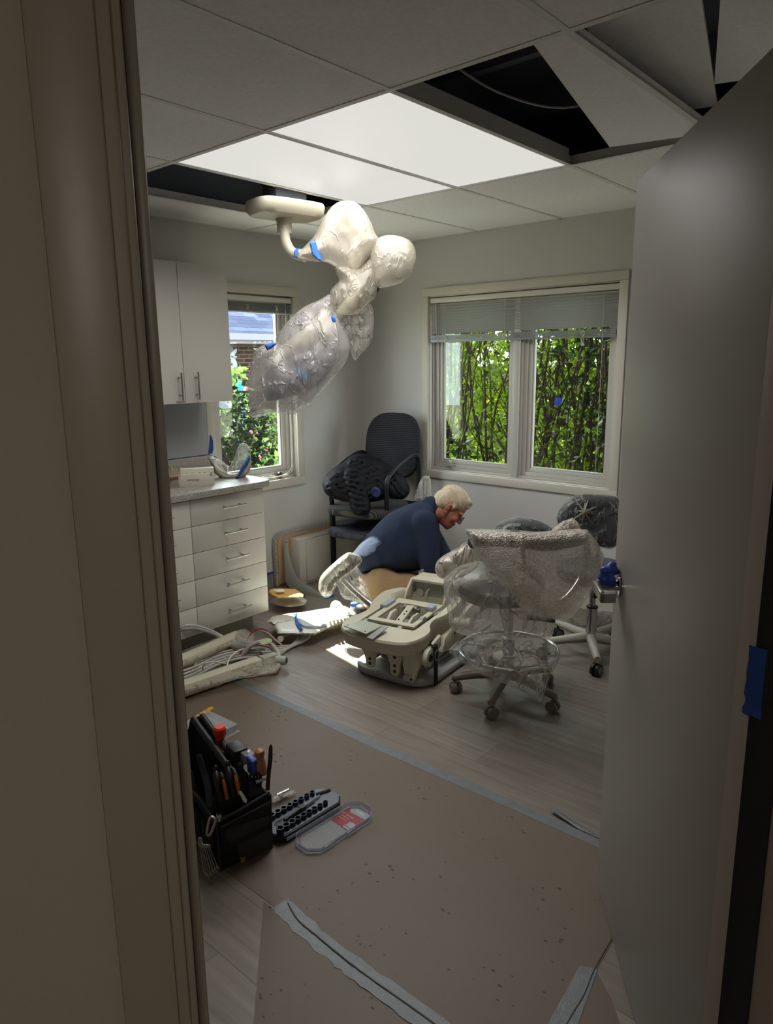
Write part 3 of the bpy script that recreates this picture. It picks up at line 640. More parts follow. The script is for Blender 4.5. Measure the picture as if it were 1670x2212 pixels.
mb = MB(); mb.prism([V(p.x, p.y, .0003) for p in q], .0012); tag(mb.build('painter_tape', m_window_tape), 'blue tape on the floor at the foot of the left door frame', 'tape')
q = [fp(700, 1288), fp(722, 1283), fp(723, 1289), fp(702, 1295)]
mb = MB(); mb.prism([V(p.x, p.y, .0003) for p in q], .0012); tag(mb.build('painter_tape', m_dkblue), 'strip of blue tape on the floor beside the wrapped armrest', 'tape')
# ---------------------------------------------------------------- cabinets
def bar_handle(mb, c, along, out, L, st=.034, r=.005):
    c = Vector(c); a = Vector(along); o = Vector(out); mb.cyl(c + o*st - a*L/2, c + o*st + a*L/2, r, n=12)
    for s in (-1, 1): mb.cyl(c + a*s*L*.32, c + a*s*L*.32 + o*st, r*.85, n=10)
t = thing('wall_cabinet', 'white two-door cabinet hung on the left wall beside the narrow window', 'cabinet', (.16, -1.834, 1.37))
mb = MB(); mb.bb((.0, -2.166, 1.372), (.312, -1.502, 2.14)); mb.build('body', m_cab, t, bev=.001)
for y0, y1, hy in ((-2.166, -1.8355, -1.871), (-1.8325, -1.502, -1.760)):
    mb = MB(); mb.bb((.314, y0, 1.37), (.333, y1, 2.142)); d = mb.build('door', m_cab, t, bev=.0012)
    mb = MB(); bar_handle(mb, (.333, hy, 1.466), (0, 0, 1), (1, 0, 0), .155); mb.build('handle', m_steel, d, smooth=True)
mb = MB(); mb.bb((.3335, -1.895, 1.374), (.3342, -1.842, 1.386)); s = tag(mb.build('label_sticker', mat('cream sticker', 'a89a84', .6)), 'tiny printed sticker on the bottom corner of the hung cabinet door', 'sticker')
RT = Matrix(((0, 0, 1), (1, 0, 0), (0, 1, 0)))        # text facing +x, reading along +y
text('annnt  Nohml', 'print', .010, m_ink, s, (.3344, -1.869, 1.380), RT)
t = thing('drawer_unit', 'white base cabinet with two stacks of drawers under the counter', 'cabinet', (.31, -2.04, 0))
mb = MB(); mb.bb((.003, -2.545, .105), (.598, -1.537, .873)); mb.build('body', m_cab, t)
mb = MB(); mb.bb((0.02, -2.54, 0), (.54, -1.60, .105)); mb.build('toe_kick', m_kick, t)
zs = [.870, .724, .574, .422, .268, .108]
for y0, y1 in ((-2.0385, -1.5355), (-2.545, -2.0415)):
    for k in range(5):
        mb = MB(); mb.bb((.600, y0, zs[k+1]+.0015), (.619, y1, zs[k]-.0015)); d = mb.build('drawer', m_cab, t, bev=.0012)
        mb = MB(); bar_handle(mb, (.619, (y0+y1)/2 + .018 if y0 > -2.1 else -2.245, (zs[k]+zs[k+1])/2 + .005), (0, 1, 0), (1, 0, 0), .165); mb.build('handle', m_steel, d, smooth=True)
mb = MB(); P = [V(0, -2.6, .876), V(.640, -2.6, .876)] + [V(.54+.10*math.cos(a), -1.55+.10*math.sin(a), .876) for a in [math.pi/2*k/8 for k in range(9)]] + [V(0, -1.45, .876)]
t = thing('countertop', 'speckled grey laminate counter with rounded corner on the drawers', 'countertop', (.32, -2, .876))
mb.prism(P, .036); mb.build('worktop', m_lam, t, bev=.002)
mb = MB(); mb.bb((0, -2.6, .912), (.02, -1.452, 1.012)); mb.build('backsplash', m_lam, t, bev=.002)
t = thing('wall_panel', 'pale grey board on the wall under the hung cabinet', 'panel', (.025, -2.0, 1.015)); mb = MB(); mb.bb((0.0, -2.5, 1.016), (.012, -1.452, 1.369)); mb.build('board', m_whiteb, t)
mb = MB(); mb.prism([V(.013, y, z) for y, z in ((-1.478, 1.02), (-1.452, 1.02), (-1.440, 1.05), (-1.440, 1.10), (-1.449, 1.135), (-1.462, 1.142))], .005, (1, 0, 0)); tag(mb.build('painter_tape', m_dkblue), 'dark blue tape on the lower corner of the grey wall board', 'tape')
mb = MB(); mb.bb((.0, -2.5, 1.0135), (.014, -1.452, 1.0175)); struct('trim_6', mb, m_dkblue)
# ================================================================ OUTSIDE
mb = MB(); mb.bb((-30, -20, -.25), (-.17, 30, -.2)); mb.bb((-.17, .17, -.25), (20, 30, -.2)); tag(mb.build('garden_ground', m_grass), 'sunlit bare garden ground outside the windows', 'ground')
mb = MB(); q = [V(-.2, -4, -.195), V(-5.5, -4, -.195), V(-5.5, 2.6, -.195), V(-7.4, 6.6, -.195), V(-5.2, 7, -.195), V(-.8, 2.4, -.195)]; mb.prism(q, .01); tag(mb.build('garden_path', m_path), 'bright pale paving outside the narrow window', 'path')
# neighbour's house
t = thing('brick_house', 'brick house with grey shingle roof seen through the narrow window', 'house', (-7, 4, -.2))
mb = MB(); mb.bb((-10, -1, -.2), (-7.0, 12, 1.98)); mb.build('wall', m_brick, t)
mb = MB(); e0 = V(-6.45, -1.3, 2.32); 
mb.add([V(-6.45, -1.3, 2.08), V(-6.45, 12.3, 2.08), V(-10.5, 12.3, 4.2), V(-10.5, -1.3, 4.2), V(-6.45, -1.3, 2.02), V(-6.45, 12.3, 2.02), V(-10.5, 12.3, 4.1), V(-10.5, -1.3, 4.1)], [(0, 1, 2, 3), (4, 7, 6, 5), (0, 4, 5, 1), (0, 3, 7, 4), (1, 5, 6, 2)])
rf = mb.build('roof', m_shingle, t)
mb = MB(); mb.bb((-6.50, -1.3, 1.99), (-6.40, 12.3, 2.10)); mb.build('gutter', mat('pale gutter', '6a6975', .8, spec=.05), t); mb = MB(); mb.bb((-7, -1.3, 1.93), (-6.48, 12.3, 1.99)); mb.build('soffit', mat('soffit', '6d6a70', .7), t)
mb = MB(); p0 = PX(497, 757, 'x', -6.9); mb.tube([V(-6.6, 3.3, 1.97), V(-6.9, 3.75, 1.84), V(-6.9, 4.0, 1.70), V(-6.9, 4.02, -.1)], .05, 8, sm=4); mb.build('downspout', mat('slate downspout', '4c5160', .5), t)
def foliage(c, r, n, rg, shell=.55):
    out = []
    while len(out) < n:
        p = Vector((rg.uniform(-1, 1), rg.uniform(-1, 1), rg.uniform(-1, 1))); l = p.length
        if l > 1 or l < shell * rg.random(): continue
        out.append(Vector((c[0] + p.x*r[0], c[1] + p.y*r[1], c[2] + p.z*r[2])))
    return out
def shrub(name, label, c, r, n, size, lm, seed, stems=8, flowers=None, group=None, cat='shrub'):
    rg = random.Random(seed); base = V(c[0], c[1], -.2); t = thing(name, label, cat, base, 0, group)
    mb = MB()
    for k in range(stems):
        a = rg.uniform(0, 6.28); q = base + V(math.cos(a)*r[0]*.25*rg.random(), math.sin(a)*r[1]*.25*rg.random(), 0); e = V(c[0] + math.cos(a)*r[0]*.7*rg.random(), c[1] + math.sin(a)*r[1]*.7*rg.random(), c[2] + r[2]*rg.uniform(.2, .9))
        mid = (q+e)/2 + V(rg.uniform(-.1, .1), rg.uniform(-.1, .1), 0); mb.tube([q, mid, e], [.016, .010, .005], 6, sm=4)
    mb.build('branches', m_bark, t)
    mb = MB(); scatter_leaves(mb, foliage(c, r, n, rg), size, rg); lf = mb.build('foliage', lm, t)
    if flowers:
        mb = MB()
        for p in foliage(c, (r[0], r[1], r[2]), flowers[0], rg, 1.2): mb.ell(p, flowers[2], 8, 5)
        mb.build('blossom', flowers[1], t)
    return t
q = PX(500, 930, 'x', -2.2)
shrub('flowering_shrub', 'pink flowered shrub right outside the narrow window, behind the counter', (-2.2, .25, .70), (.5, .55, .75), 2600, .075, m_leafd, 11, flowers=(30, m_flower, .02))
shrub('leafy_shrub', 'light green bush with white blossoms in front of the brick wall', (-3.4, 1.0, 1.15), (.55, .45, .6), 800, .12, m_leafb, 12, flowers=(26, m_flowerw, .03))
shrub('garden_plant', 'low bright yellow-green plant at the right side of the narrow window', (-2.9, 1.35, .25), (.4, .35, .42), 420, .14, m_leafb, 13)
shrub('leafy_shrub', 'far round green bush beside the pale garden path', (-5.6, 3.9, .35), (.6, .7, .5), 900, .1, m_leafb, 14)
mb = MB(); c = PX(519, 834, 'x', -2.6); 
for k in range(9): mb.ell(c + V(0, .03*math.cos(k*.7)*(k > 0), .03*math.sin(k*.7)*(k > 0)), (.018, .026, .026), 8, 6)
mb.tube([c, V(c.x, c.y+.02, .6), V(c.x, c.y, -.2)], .006, 6); tag(mb.build('blue_flower', m_flowerb), 'single bright blue bloom among the leaves outside the narrow window', 'flower')
# hedge behind the wide window
rg = random.Random(21)
def hedge(cx, cy, w_, seed, n, label, lm, stems, zlo=.0, zhi=2.6, size=.06):
    rg = random.Random(seed); t = thing('hedge_shrub', label, 'shrub', (cx, cy, -.2))
    mb = MB()
    for k in range(stems):
        x0 = cx + rg.uniform(-w_, w_)*.55; y0 = cy + rg.uniform(-.25, .25); lean = (x0-cx)*.8 + rg.uniform(-.25, .35)
        pts = [V(x0, y0, -.2)]; z = -.2; x = x0; y = y0
        while z < 2.9:
            z += .45; x += lean*.2 + rg.uniform(-.06, .06); y += rg.uniform(-.05, .05); pts.append(V(x, y, z))
        r0 = rg.uniform(.006, .017); mb.tube(pts, [r0, r0*.8, r0*.5], 6, sm=3)
        for b in range(5):
            i = rg.randrange(2, len(pts)-1); p = pts[i]; d = V(rg.uniform(-.4, .4), rg.uniform(-.3, .2), rg.uniform(.3, .6)); mb.tube([p, p + d*.5 + V(rg.uniform(-.05, .05), 0, 0), p + d], [r0*.5, r0*.25], 5, sm=2)
    mb.build('branches', m_bark, t)
    mb = MB(); P = [V(cx + rg.gauss(0, w_*.6), cy + rg.uniform(-.45, .55), zlo + (zhi-zlo)*rg.random()) for _ in range(n)]
    scatter_leaves(mb, P, size, rg); mb.build('foliage', lm, t)
    return t
hedge(-.35, 1.6, .5, 31, 1500, 'yellow-green hedge shrub at the left edge of the wide window', m_leaf, 14)
hedge(.45, 1.7, .5, 32, 1500, 'tall hedge shrub with many bare stems behind the left pane', m_leaf, 18)
hedge(1.15, 1.5, .5, 33, 1700, 'leaning hedge shrub behind the middle of the wide window', m_leaf, 18)
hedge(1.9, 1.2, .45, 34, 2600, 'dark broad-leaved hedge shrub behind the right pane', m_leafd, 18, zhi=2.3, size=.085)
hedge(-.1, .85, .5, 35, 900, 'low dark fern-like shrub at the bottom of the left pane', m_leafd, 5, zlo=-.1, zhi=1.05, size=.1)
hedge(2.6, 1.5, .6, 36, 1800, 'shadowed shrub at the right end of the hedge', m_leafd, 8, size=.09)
hedge(.2, 3.3, 1.6, 37, 9500, 'sunlit bright green shrub far behind the hedge', m_leafl, 10, zlo=.2, zhi=4.4, size=.12)
hedge(-1.7, 3.0, 1.2, 39, 5000, 'sunlit green tree behind the hedge, toward the room corner', m_leafl, 8, zlo=.2, zhi=3.6, size=.11)
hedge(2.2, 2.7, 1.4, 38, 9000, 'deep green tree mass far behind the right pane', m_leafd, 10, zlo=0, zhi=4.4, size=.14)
mb = MB(); mb.bb((-6, 5.6, -.2), (9, 5.75, 1.5)); tag(mb.build('garden_fence', mat('grey fence', '3c3a34', .9, spec=.05, bump=.4, bs=20)), 'weathered grey fence far behind the hedge', 'fence')

mb = MB(); mb.bb((-.6, .16, 2.5), (6, .75, 2.6)); mb.bb((-.5, -6, 2.5), (-.16, .75, 2.6)); struct('shade_eave', mb, m_trim)  # unseen eave slabs, added to shade the hedge near the wall
# ================================================================ CORNER: chairs, leaning board, cabinet box
def chair(label, dz, seatm, backm, arms):
    t = thing('office_chair', label, 'chair'); zs = .45 + dz
    mb = MB(); P = []
    for k in range(36):
        a = 2*math.pi*k/36; ca, sa = math.cos(a), math.sin(a); e = .55
        P.append(V(.25*abs(ca)**e*(1 if ca > 0 else -1), -.37 + .25*abs(sa)**e*(1 if sa > 0 else -1), zs-.055))
    mb.prism(P, .058); mb.build('seat', seatm, t, bev=.018, seg=3)
    if backm:
        zb = zs + .14; mb = MB(); Q = []
        for k in range(40):
            a = 2*math.pi*k/40; ca, sa = math.cos(a), math.sin(a); e = .62
            Q.append(V((.225-.02*max(0, sa))*abs(ca)**e*(1 if ca > 0 else -1), -.02 + .05*sa, zb + .24 + .24*abs(sa)**e*(1 if sa > 0 else -1)))
        mb.prism(Q, .05, (0, 1, -.2)); mb.build('backrest', backm, t, bev=.016, seg=3)
    for s in (-1, 1):
        x = s*.222
        mb = MB(); mb.box((x, -.50, (zs-.02)/2), (.026, .040, zs-.02)); mb.build('leg', m_black, t, bev=.004)
        mb = MB(); mb.tube([V(x, .06, 0), V(x, -.08, zs-.03)], .016, 8); mb.build('leg', m_black, t)
        if arms:
            mb = MB(); mb.tube([V(x, -.50, zs-.02), V(x, -.51, zs+.12), V(x, -.50, zs+.19), V(x, -.45, zs+.235), V(x, -.25, zs+.30), V(x, -.08, zs+.325), V(x, -.02, zs+.28), V(x, -.01, zs+.12), V(x, -.01, zs-.02)], .018, 10, sm=6); mb.build('armrest', m_black, t, smooth=True)
        mb = MB(); mb.box((x, -.27, zs-.05), (.024, .48, .026)); mb.build('side_rail', m_black, t, bev=.004)
    mb = MB(); mb.box((0, -.02, zs-.04), (.43, .03, .03)); mb.box((0, -.02, zs+.10), (.10, .02, .28)); mb.build('crossbar', m_black, t, bev=.004)
    t.location = (.46, -.17, 0); t.rotation_euler = (0, 0, math.radians(12.6)); return t
chair('lower dark office chair with slate seat, under the one with the jacket', 0, m_seatlow, None, False)
chair('upper striped dark office chair holding the black jacket', .155, m_chairseat, m_chairback, True)
# jacket
def quilt(dirx, diry, per, amp):
    def f(u, v):
        s = (u*dirx + v*diry)/per + .35*noise.noise(Vector((u/22, v/22, 0))); return amp * (abs(math.sin(math.pi*s))**.5 - .6)
    return f
t = thing('puffer_jacket', 'black quilted puffer jacket dumped on the upper chair', 'jacket', (.42, -.62, .62))
def dj(u, v): return 4.93 + (v-1040)*-.0012 + (u-780)*.0004
mb = inflate([(762, 983), (790, 980), (815, 988), (838, 1003), (858, 1017), (868, 1030), (866, 1048), (850, 1066), (835, 1077), (800, 1085), (762, 1086), (730, 1080), (705, 1068), (697, 1050), (702, 1030), (722, 1010), (742, 998)], dj, .10, R=26, res=4, Tb=.05, wr=.004, wf=22, quilt=quilt(.35, 1, 13, .016), seed=4); mb.build('jacket_body', m_jacket, t, smooth=True)
mb = inflate([(746, 1010), (775, 1004), (790, 1020), (797, 1045), (800, 1080), (800, 1102), (788, 1113), (768, 1113), (758, 1098), (748, 1066), (738, 1035)], lambda u, v: dj(u, v)-.06, .07, R=22, res=3.5, Tb=.05, wr=.003, wf=18, quilt=quilt(-.25, 1, 12, .016), seed=5); s1 = mb.build('sleeve', m_jacket, t, smooth=True)
mb = MB(); c = PD(779, 1107, 4.80); mb.lathe([(.034, 0), (.032, .01), (.02, .012), (.018, .004)], c, ray(779, 1107)*-1 + V(0, 0, -.9), 20); mb.build('sleeve_lining', m_lining, s1, smooth=True)
mb = inflate([(800, 1052), (815, 1033), (838, 1022), (862, 1024), (880, 1040), (885, 1062), (872, 1078), (850, 1076), (833, 1068), (820, 1080), (805, 1076)], lambda u, v: dj(u, v)-.05, .06, R=22, res=3.5, Tb=.05, wr=.003, wf=18, quilt=quilt(.8, -.6, 12, .016), seed=6); s2 = mb.build('sleeve', m_jacket, t, smooth=True)
mb = MB(); c = PD(812, 1063, 4.80); mb.lathe([(.034, 0), (.032, .01), (.02, .012), (.018, .004)], c, ray(812, 1063)*-1 + V(-.3, -.2, -.2), 20); mb.build('sleeve_lining', m_lining, s2, smooth=True)
mb = inflate([(763, 985), (785, 983), (810, 998), (828, 1020), (812, 1034), (792, 1020), (770, 1004), (752, 1012), (748, 998)], lambda u, v: dj(u, v)-.04, .06, R=16, res=3.5, Tb=.05, wr=.003, wf=18, quilt=quilt(1, .5, 12, .014), seed=7); mb.build('collar', m_jacket, t, smooth=True)
# striped scarf-like cloth of the upper chair front is part of the seat; bag standing on it
mb = inflate([(914, 1029), (926, 1028), (930, 1034), (932, 1060), (932, 1086), (912, 1082), (894, 1081), (900, 1060), (906, 1042)], 4.86, .03, R=10, res=3.5, wr=.008, wf=8, seed=9); tag(mb.build('plastic_bag', f_bag, smooth=True), 'clear plastic bag standing at the right side of the upper chair', 'bag')
# leaning tabletop
t = thing('leaning_tabletop', 'laminate tabletop with particle board core leaning behind the white cabinet box', 'tabletop', (.06, -.5, 0))
def rr(y0, y1, z0, z1, x, r, inset=0):
    out = []; y0 += inset; y1 -= inset; z0 += inset; z1 -= inset; r = max(r-inset, .005)
    for (cy, cz, a0) in ((y1-r, z0+r, -90), (y1-r, z1-r, 0), (y0+r, z1-r, 90), (y0+r, z0+r, 180)):
        rr_ = r if a0 == 90 else .006
        cy2 = y1-rr_ if a0 in (-90, 0) else y0+rr_; cz2 = z0+rr_ if a0 in (-90, 180) else z1-rr_
        out += [V(x, cy2 + rr_*math.cos(math.radians(a0+k*15)), cz2 + rr_*math.sin(math.radians(a0+k*15))) for k in range(7)]
    return out
mb = MB(); mb.prism(rr(-.985, .0-.02, 0.002, .385, .012, .06), .030, (1, 0, 0)); mb.build('laminate_top', m_lam, t, bev=.001)
mb = MB(); mb.prism(rr(-.985, -.02, .002, .385, .0421, .06, .02), .012, (1, 0, 0)); mb.build('core_board', m_ply, t, bev=.001)
# white cabinet box on its side with a handle
t = thing('cabinet_box', 'small white cabinet box standing on the floor against the leaning tabletop', 'cabinet', (.14, -.5, 0))
mb = MB(); mb.bb((.058, -.86, .002), (.16, -.12, .345)); mb.build('body', m_cab, t, bev=.002)
mb = MB(); mb.bb((.162, -.80, .03), (.178, -.10, .335)); d = mb.build('door', m_cab, t, bev=.002)
mb = MB(); bar_handle(mb, (.12, -.42, .345), (0, 1, 0), (0, 0, 1), .20, st=.03); mb.build('handle', m_chrome, t, smooth=True)
# steel bracket
t = thing('steel_bracket', 'grey sheet steel bracket with a long foot leaning against the tabletop', 'bracket', (.2, -.9, 0))
mb = MB(); sp = [(612, 1167), (622, 1166), (623, 1192), (631, 1222), (640, 1243), (652, 1257), (675, 1270), (715, 1303), (712, 1308), (655, 1290), (625, 1270), (617, 1255), (614, 1205)]
Dk = lambda u, v: 5.12 - max(0, (u-640))*.0034
mb.prism([PD(u, v, Dk(u, v)) for u, v in sp], .006, -ray(660, 1240)); mb.build('plate', mat('grey green steel', '9a9c94', .5, .2), t, bev=.0006)
mb = MB(); mb.cyl(PD(618, 1171, 5.111), PD(618, 1171, 5.105), .004, n=12); mb.build('screw_hole', m_black, t)
# envelope on bubble pouch
def dpz(z): return lambda u, v: (PX(u, v, 'z', z) - CAMLOC).dot(RM @ V(0, 0, -1))
mb = inflate([(584, 1298), (600, 1290), (640, 1290), (660, 1294), (662, 1301), (652, 1308), (625, 1311), (598, 1307), (585, 1302)], dpz(.045), .05, R=9, res=3, Tb=.03, wr=.004, wf=8, seed=12)
tag(mb.build('bubble_wrap_pouch', b_wrap2, smooth=True), 'bubble wrap pouch on the floor under the manila envelope', 'pouch')
t = thing('manila_envelope', 'yellow padded envelope lying on the bubble wrap pouch', 'envelope', (.38, -1.2, .09))
mb = inflate([(579, 1273), (600, 1271), (638, 1272), (650, 1280), (661, 1289), (640, 1291), (600, 1292), (590, 1287), (580, 1279)], dpz(.12), .03, R=7, res=3, Tb=.03, wr=.003, wf=9, rnd=0, seed=13); mb.build('envelope', m_kraft, t, smooth=True)
mb = MB(); q = [(590, 1274), (612, 1273), (615, 1277), (600, 1279), (596, 1277)]; mb.prism([PX(u, v, 'z', .148) for u, v in q], .001); mb.build('address_label', m_box, t)
# ================================================================ CEILING-HUNG LAMP ARM IN PLASTIC
t = thing('ceiling_lamp_arm', 'cream ceiling mount and bent pole of the wrapped dental lamp', 'lamp arm', (1.01, -1.647, 2.3))
mb = MB(); c = V(1.02, -1.635, 2.33); P = []
ux = V(.18, .98, 0).normalized(); uy = V(-ux.y, ux.x, 0)
def pill(cz, L_, w_): 
    out = []
    for k in range(48):
        a = 2*math.pi*k/48; ca, sa = math.cos(a), math.sin(a); e = .5
        out.append(V(c.x, c.y, cz) + ux*L_*abs(ca)**e*(1 if ca > 0 else -1)*1.0 + uy*w_*abs(sa)**e*(1 if sa > 0 else -1))
    return out
secs = [pill(2.372, .185, .125), pill(2.36, .19, .13), pill(2.325, .185, .126), pill(2.306, .17, .11), pill(2.30, .13, .08)]
vs = sum(secs, []); n = 48; fs = [(i*n+k, i*n+(k+1) % n, (i+1)*n+(k+1) % n, (i+1)*n+k) for i in range(4) for k in range(n)] + [tuple(range(n)), tuple(4*n+k for k in range(n))]
mb.add(vs, fs); mb.build('ceiling_plate', m_cream, t, smooth=True)
mb = MB(); mb.bb((c.x-.05, c.y-.1, 2.372), (c.x+.05, c.y+.1, 3.0)); mb.build('mounting_column', mat('dark column', '34373f', .8), t)
D0 = 3.60
pc = PD(613, 462, D0)
mb = MB(); q = PD(613, 487, D0); mb.lathe([(.045, 0), (.038, -.02), (.036, -.075), (.030, -.078)], V(pc.x, pc.y, 2.305), (0, 0, 1), 24); mb.build('collar', m_cream, t, smooth=True)
mb = MB(); mb.tube([PD(613, 470, D0), PD(614, 495, D0), PD(618, 522, D0), PD(630, 543, D0), PD(648, 552, D0-.02), PD(665, 556, D0-.04)], .0245, 16, sm=6); mb.build('bent_pole', m_cream, t, smooth=True)
# blue tape bands
def band(pts, D, name_parent, T=.012, m=m_blue, seed=1, nm='tape_band'):
    mb = inflate(pts, D, T, R=3, res=3, rnd=0, seed=seed); return mb.build(nm, m, name_parent, smooth=True)
band([(634, 543), (640, 536), (652, 537), (646, 550), (641, 559), (634, 557)], D0-.02, t, .034, seed=3)
# upper spring arm in milky bag
t = thing('wrapped_spring_arm', 'upper arm of the lamp inside a milky plastic bag peaking under the bright panel', 'wrapped arm', PD(740, 540, 3.6))
mb = inflate([(640, 552), (662, 528), (680, 508), (700, 470), (716, 447), (735, 435), (757, 434), (774, 441), (790, 460), (802, 482), (810, 503), (818, 520), (800, 548), (785, 572), (770, 590), (748, 590), (724, 576), (703, 566), (680, 565), (655, 562)], D0-.06, .10, R=42, res=5, wr=.006, wf=26, seed=21); mb.build('bag', f_milky, t, smooth=True)
mb = MB(); mb.tube([PD(648, 552, D0-.04), PD(690, 535, D0-.05), PD(735, 462, D0-.06), PD(752, 458, D0-.06), PD(775, 520, D0-.06), PD(760, 590, D0-.06)], [.028, .03, .035, .04, .035], 12, sm=5); mb.build('arm', m_cream, t, smooth=True)
band([(668, 524), (680, 518), (690, 545), (699, 568), (688, 563), (675, 552)], D0-.145, t, .03, seed=4)
# camera/light head ball
t = thing('wrapped_lamp_head', 'round lamp head under milky plastic sheet, right end of the hanging arm', 'wrapped lamp head', PD(850, 560, 3.6))
mb = inflate([(812, 518), (830, 509), (852, 508), (875, 514), (890, 525), (898, 545), (896, 570), (885, 595), (865, 612), (845, 618), (820, 622), (805, 610), (800, 585), (798, 555), (803, 532)], D0-.08, .11, R=46, res=5, wr=.005, wf=24, seed=23); mb.build('bag', f_milky, t, smooth=True)
mb = MB(); mb.ell(PD(855, 568, D0-.05), (.075, .075, .06)); mb.build('head_shell', mat('grey lamp head', '5d5e60', .5), t, smooth=True)
mb = inflate([(796, 612), (812, 600), (822, 612), (818, 628), (806, 640), (796, 632)], D0-.05, .03, res=4, seed=2); mb.build('knuckle', m_dmetal, t, smooth=True)
# middle bunch
t = thing('wrapped_arm_joint', 'bunched milky plastic around the joint between the two lamp arms', 'wrapped joint', PD(760, 640, 3.6))
mb = inflate([(724, 575), (745, 572), (775, 580), (800, 560), (812, 585), (815, 612), (812, 640), (795, 655), (780, 672), (760, 680), (735, 678), (716, 665), (712, 645), (716, 625), (732, 606), (726, 590)], D0-.10, .09, R=36, res=4.5, wr=.012, wf=20, seed=25); mb.build('bag', film('bunched milky plastic', .50, 'b0a899', .22, 16, .6, .2, .010), t, smooth=True)
mb = MB(); mb.tube([PD(755, 600, D0-.08), PD(770, 630, D0-.08), PD(745, 670, D0-.08), PD(700, 720, D0-.08)], .032, 12, sm=4); mb.build('arm', m_cream, t, smooth=True)
# hanging clear bag
mb = inflate([(722, 668), (750, 676), (790, 655), (804, 662), (808, 690), (805, 725), (795, 750), (782, 762), (769, 778), (760, 768), (752, 740), (735, 715), (722, 695)], D0-.05, .05, R=26, res=4.5, wr=.014, wf=14, seed=27); tag(mb.build('plastic_bag', film('crinkled clear bag', .24, 'd6cfc6', .18, 16, 1, .4), smooth=True), 'loose clear plastic bag hanging below the arm joint', 'bag')
# lower light head, big bag
t = thing('wrapped_dental_light', 'large curved dental light in a clear plastic bag, lowest on the hanging arm', 'wrapped light', PD(645, 770, 3.5))
mb = inflate([(714, 636), (722, 660), (735, 690), (748, 715), (756, 745), (752, 770), (742, 790), (722, 815), (700, 842), (672, 872), (650, 882), (636, 895), (610, 893), (580, 894), (555, 902), (541, 898), (538, 870), (532, 840), (540, 800), (548, 765), (560, 750), (575, 744), (592, 738), (600, 722), (625, 690), (655, 664), (690, 648)], D0-.10, .15, R=75, res=5.5, wr=.010, wf=30, seed=29)
mb.build('bag', film('clear light bag', .46, 'c2bebc', .2, 13, .7, .25, .010), t, smooth=True)
mb = inflate([(705, 668), (722, 690), (716, 720), (690, 745), (640, 762), (600, 790), (578, 800), (572, 790), (590, 762), (625, 735), (665, 700)], D0-.08, .02, R=25, res=6, Tb=.05, seed=3); mb.build('arm', m_cream, t, smooth=True)
mb = inflate([(600, 782), (640, 760), (690, 752), (722, 770), (715, 800), (690, 830), (650, 850), (610, 862), (580, 865), (568, 840), (575, 805)], D0-.06, .05, R=30, res=6, seed=4); mb.build('light_head', mat('grey light head', '77767a', .4), t, smooth=True)
mb = inflate([(640, 792), (655, 800), (668, 815), (660, 828), (645, 820), (636, 806)], D0-.13, .01, R=4, res=5, seed=5); mb.build('lens_tape', mat('teal tape', '2f6f96', .5), t, smooth=True)
band([(571, 745), (590, 740), (598, 743), (588, 752), (577, 757)], D0-.23, t, .012, seed=6)
band([(718, 678), (724, 684), (726, 694), (719, 697), (715, 688)], D0-.19, t, .010, seed=7)
# ================================================================ DENTAL CHAIR BASE
t = thing('dental_chair_base', 'beige dental chair mechanism without its upholstery, strapped on its grey floor plate', 'dental chair', (1.67, -1.3, 0))
YS, YO = .80, .14
CA, SA = math.cos(.21), math.sin(.21)
def L3(x, y, z): x, y = .95*x, YO - .05 + YS*y; return V(1.665 + x*CA - y*SA, -1.672 + x*SA + y*CA, z)        # local: x right, y away from the door, z up
def mirror(P): return P
def obox(mb, x0, x1, y0, y1, z0, z1): mb.prism([L3(x0, y0, z0), L3(x1, y0, z0), L3(x1, y1, z0), L3(x0, y1, z0)], z1-z0)
# floor plate
def rrect(x0, x1, y0, y1, r, z, k=6, nose=0):
    out = []
    for cx, cy, a0 in ((x1-r, y0+r, -90), (x1-r, y1-r, 0), (x0+r, y1-r, 90), (x0+r, y0+r, 180)):
        for i in range(k+1):
            a = math.radians(a0 + 90*i/k); px_, py_ = cx + r*math.cos(a), cy + r*math.sin(a); out.append(V(1.665 + px_*.99 - py_*.12, -1.64 + px_*.12 + py_*.99, z))
    return out
mb = MB(); P0 = rrect(-.235, .245, -.02, .92, .13, .004, 8)
for i, p in enumerate(P0):
    if False: p.y -= .05*(1 - ((p.x-1.675)/.25)**2)
mb.prism(P0, .042); mb.build('floor_plate', m_eqgrey, t, bev=.014, seg=3)
mb = MB(); mb.prism([p*1 for p in rrect(-.13, .17, .10, .9, .05, .046)], .02); mb.build('plate_cover', m_eqgrey, t, bev=.006)
# lifting linkage
for sx in (-1, 1):
    mb = MB(); x = .02 + sx*.15; mb.prism([L3(x, .12, .075), L3(x, .05, .11), L3(x, .15, .16), L3(x, .95, .20), L3(x, .98, .16)], .028, (1, 0, 0)); mb.build('lift_arm', m_equip, t, bev=.004)
    mb = MB(); mb.prism([L3(x+.02, .02, .075), L3(x+.02, -.0, .10), L3(x+.02, .80, .115), L3(x+.02, .82, .085)], .018, (1, 0, 0)); mb.build('lower_link', m_equip, t, bev=.003)
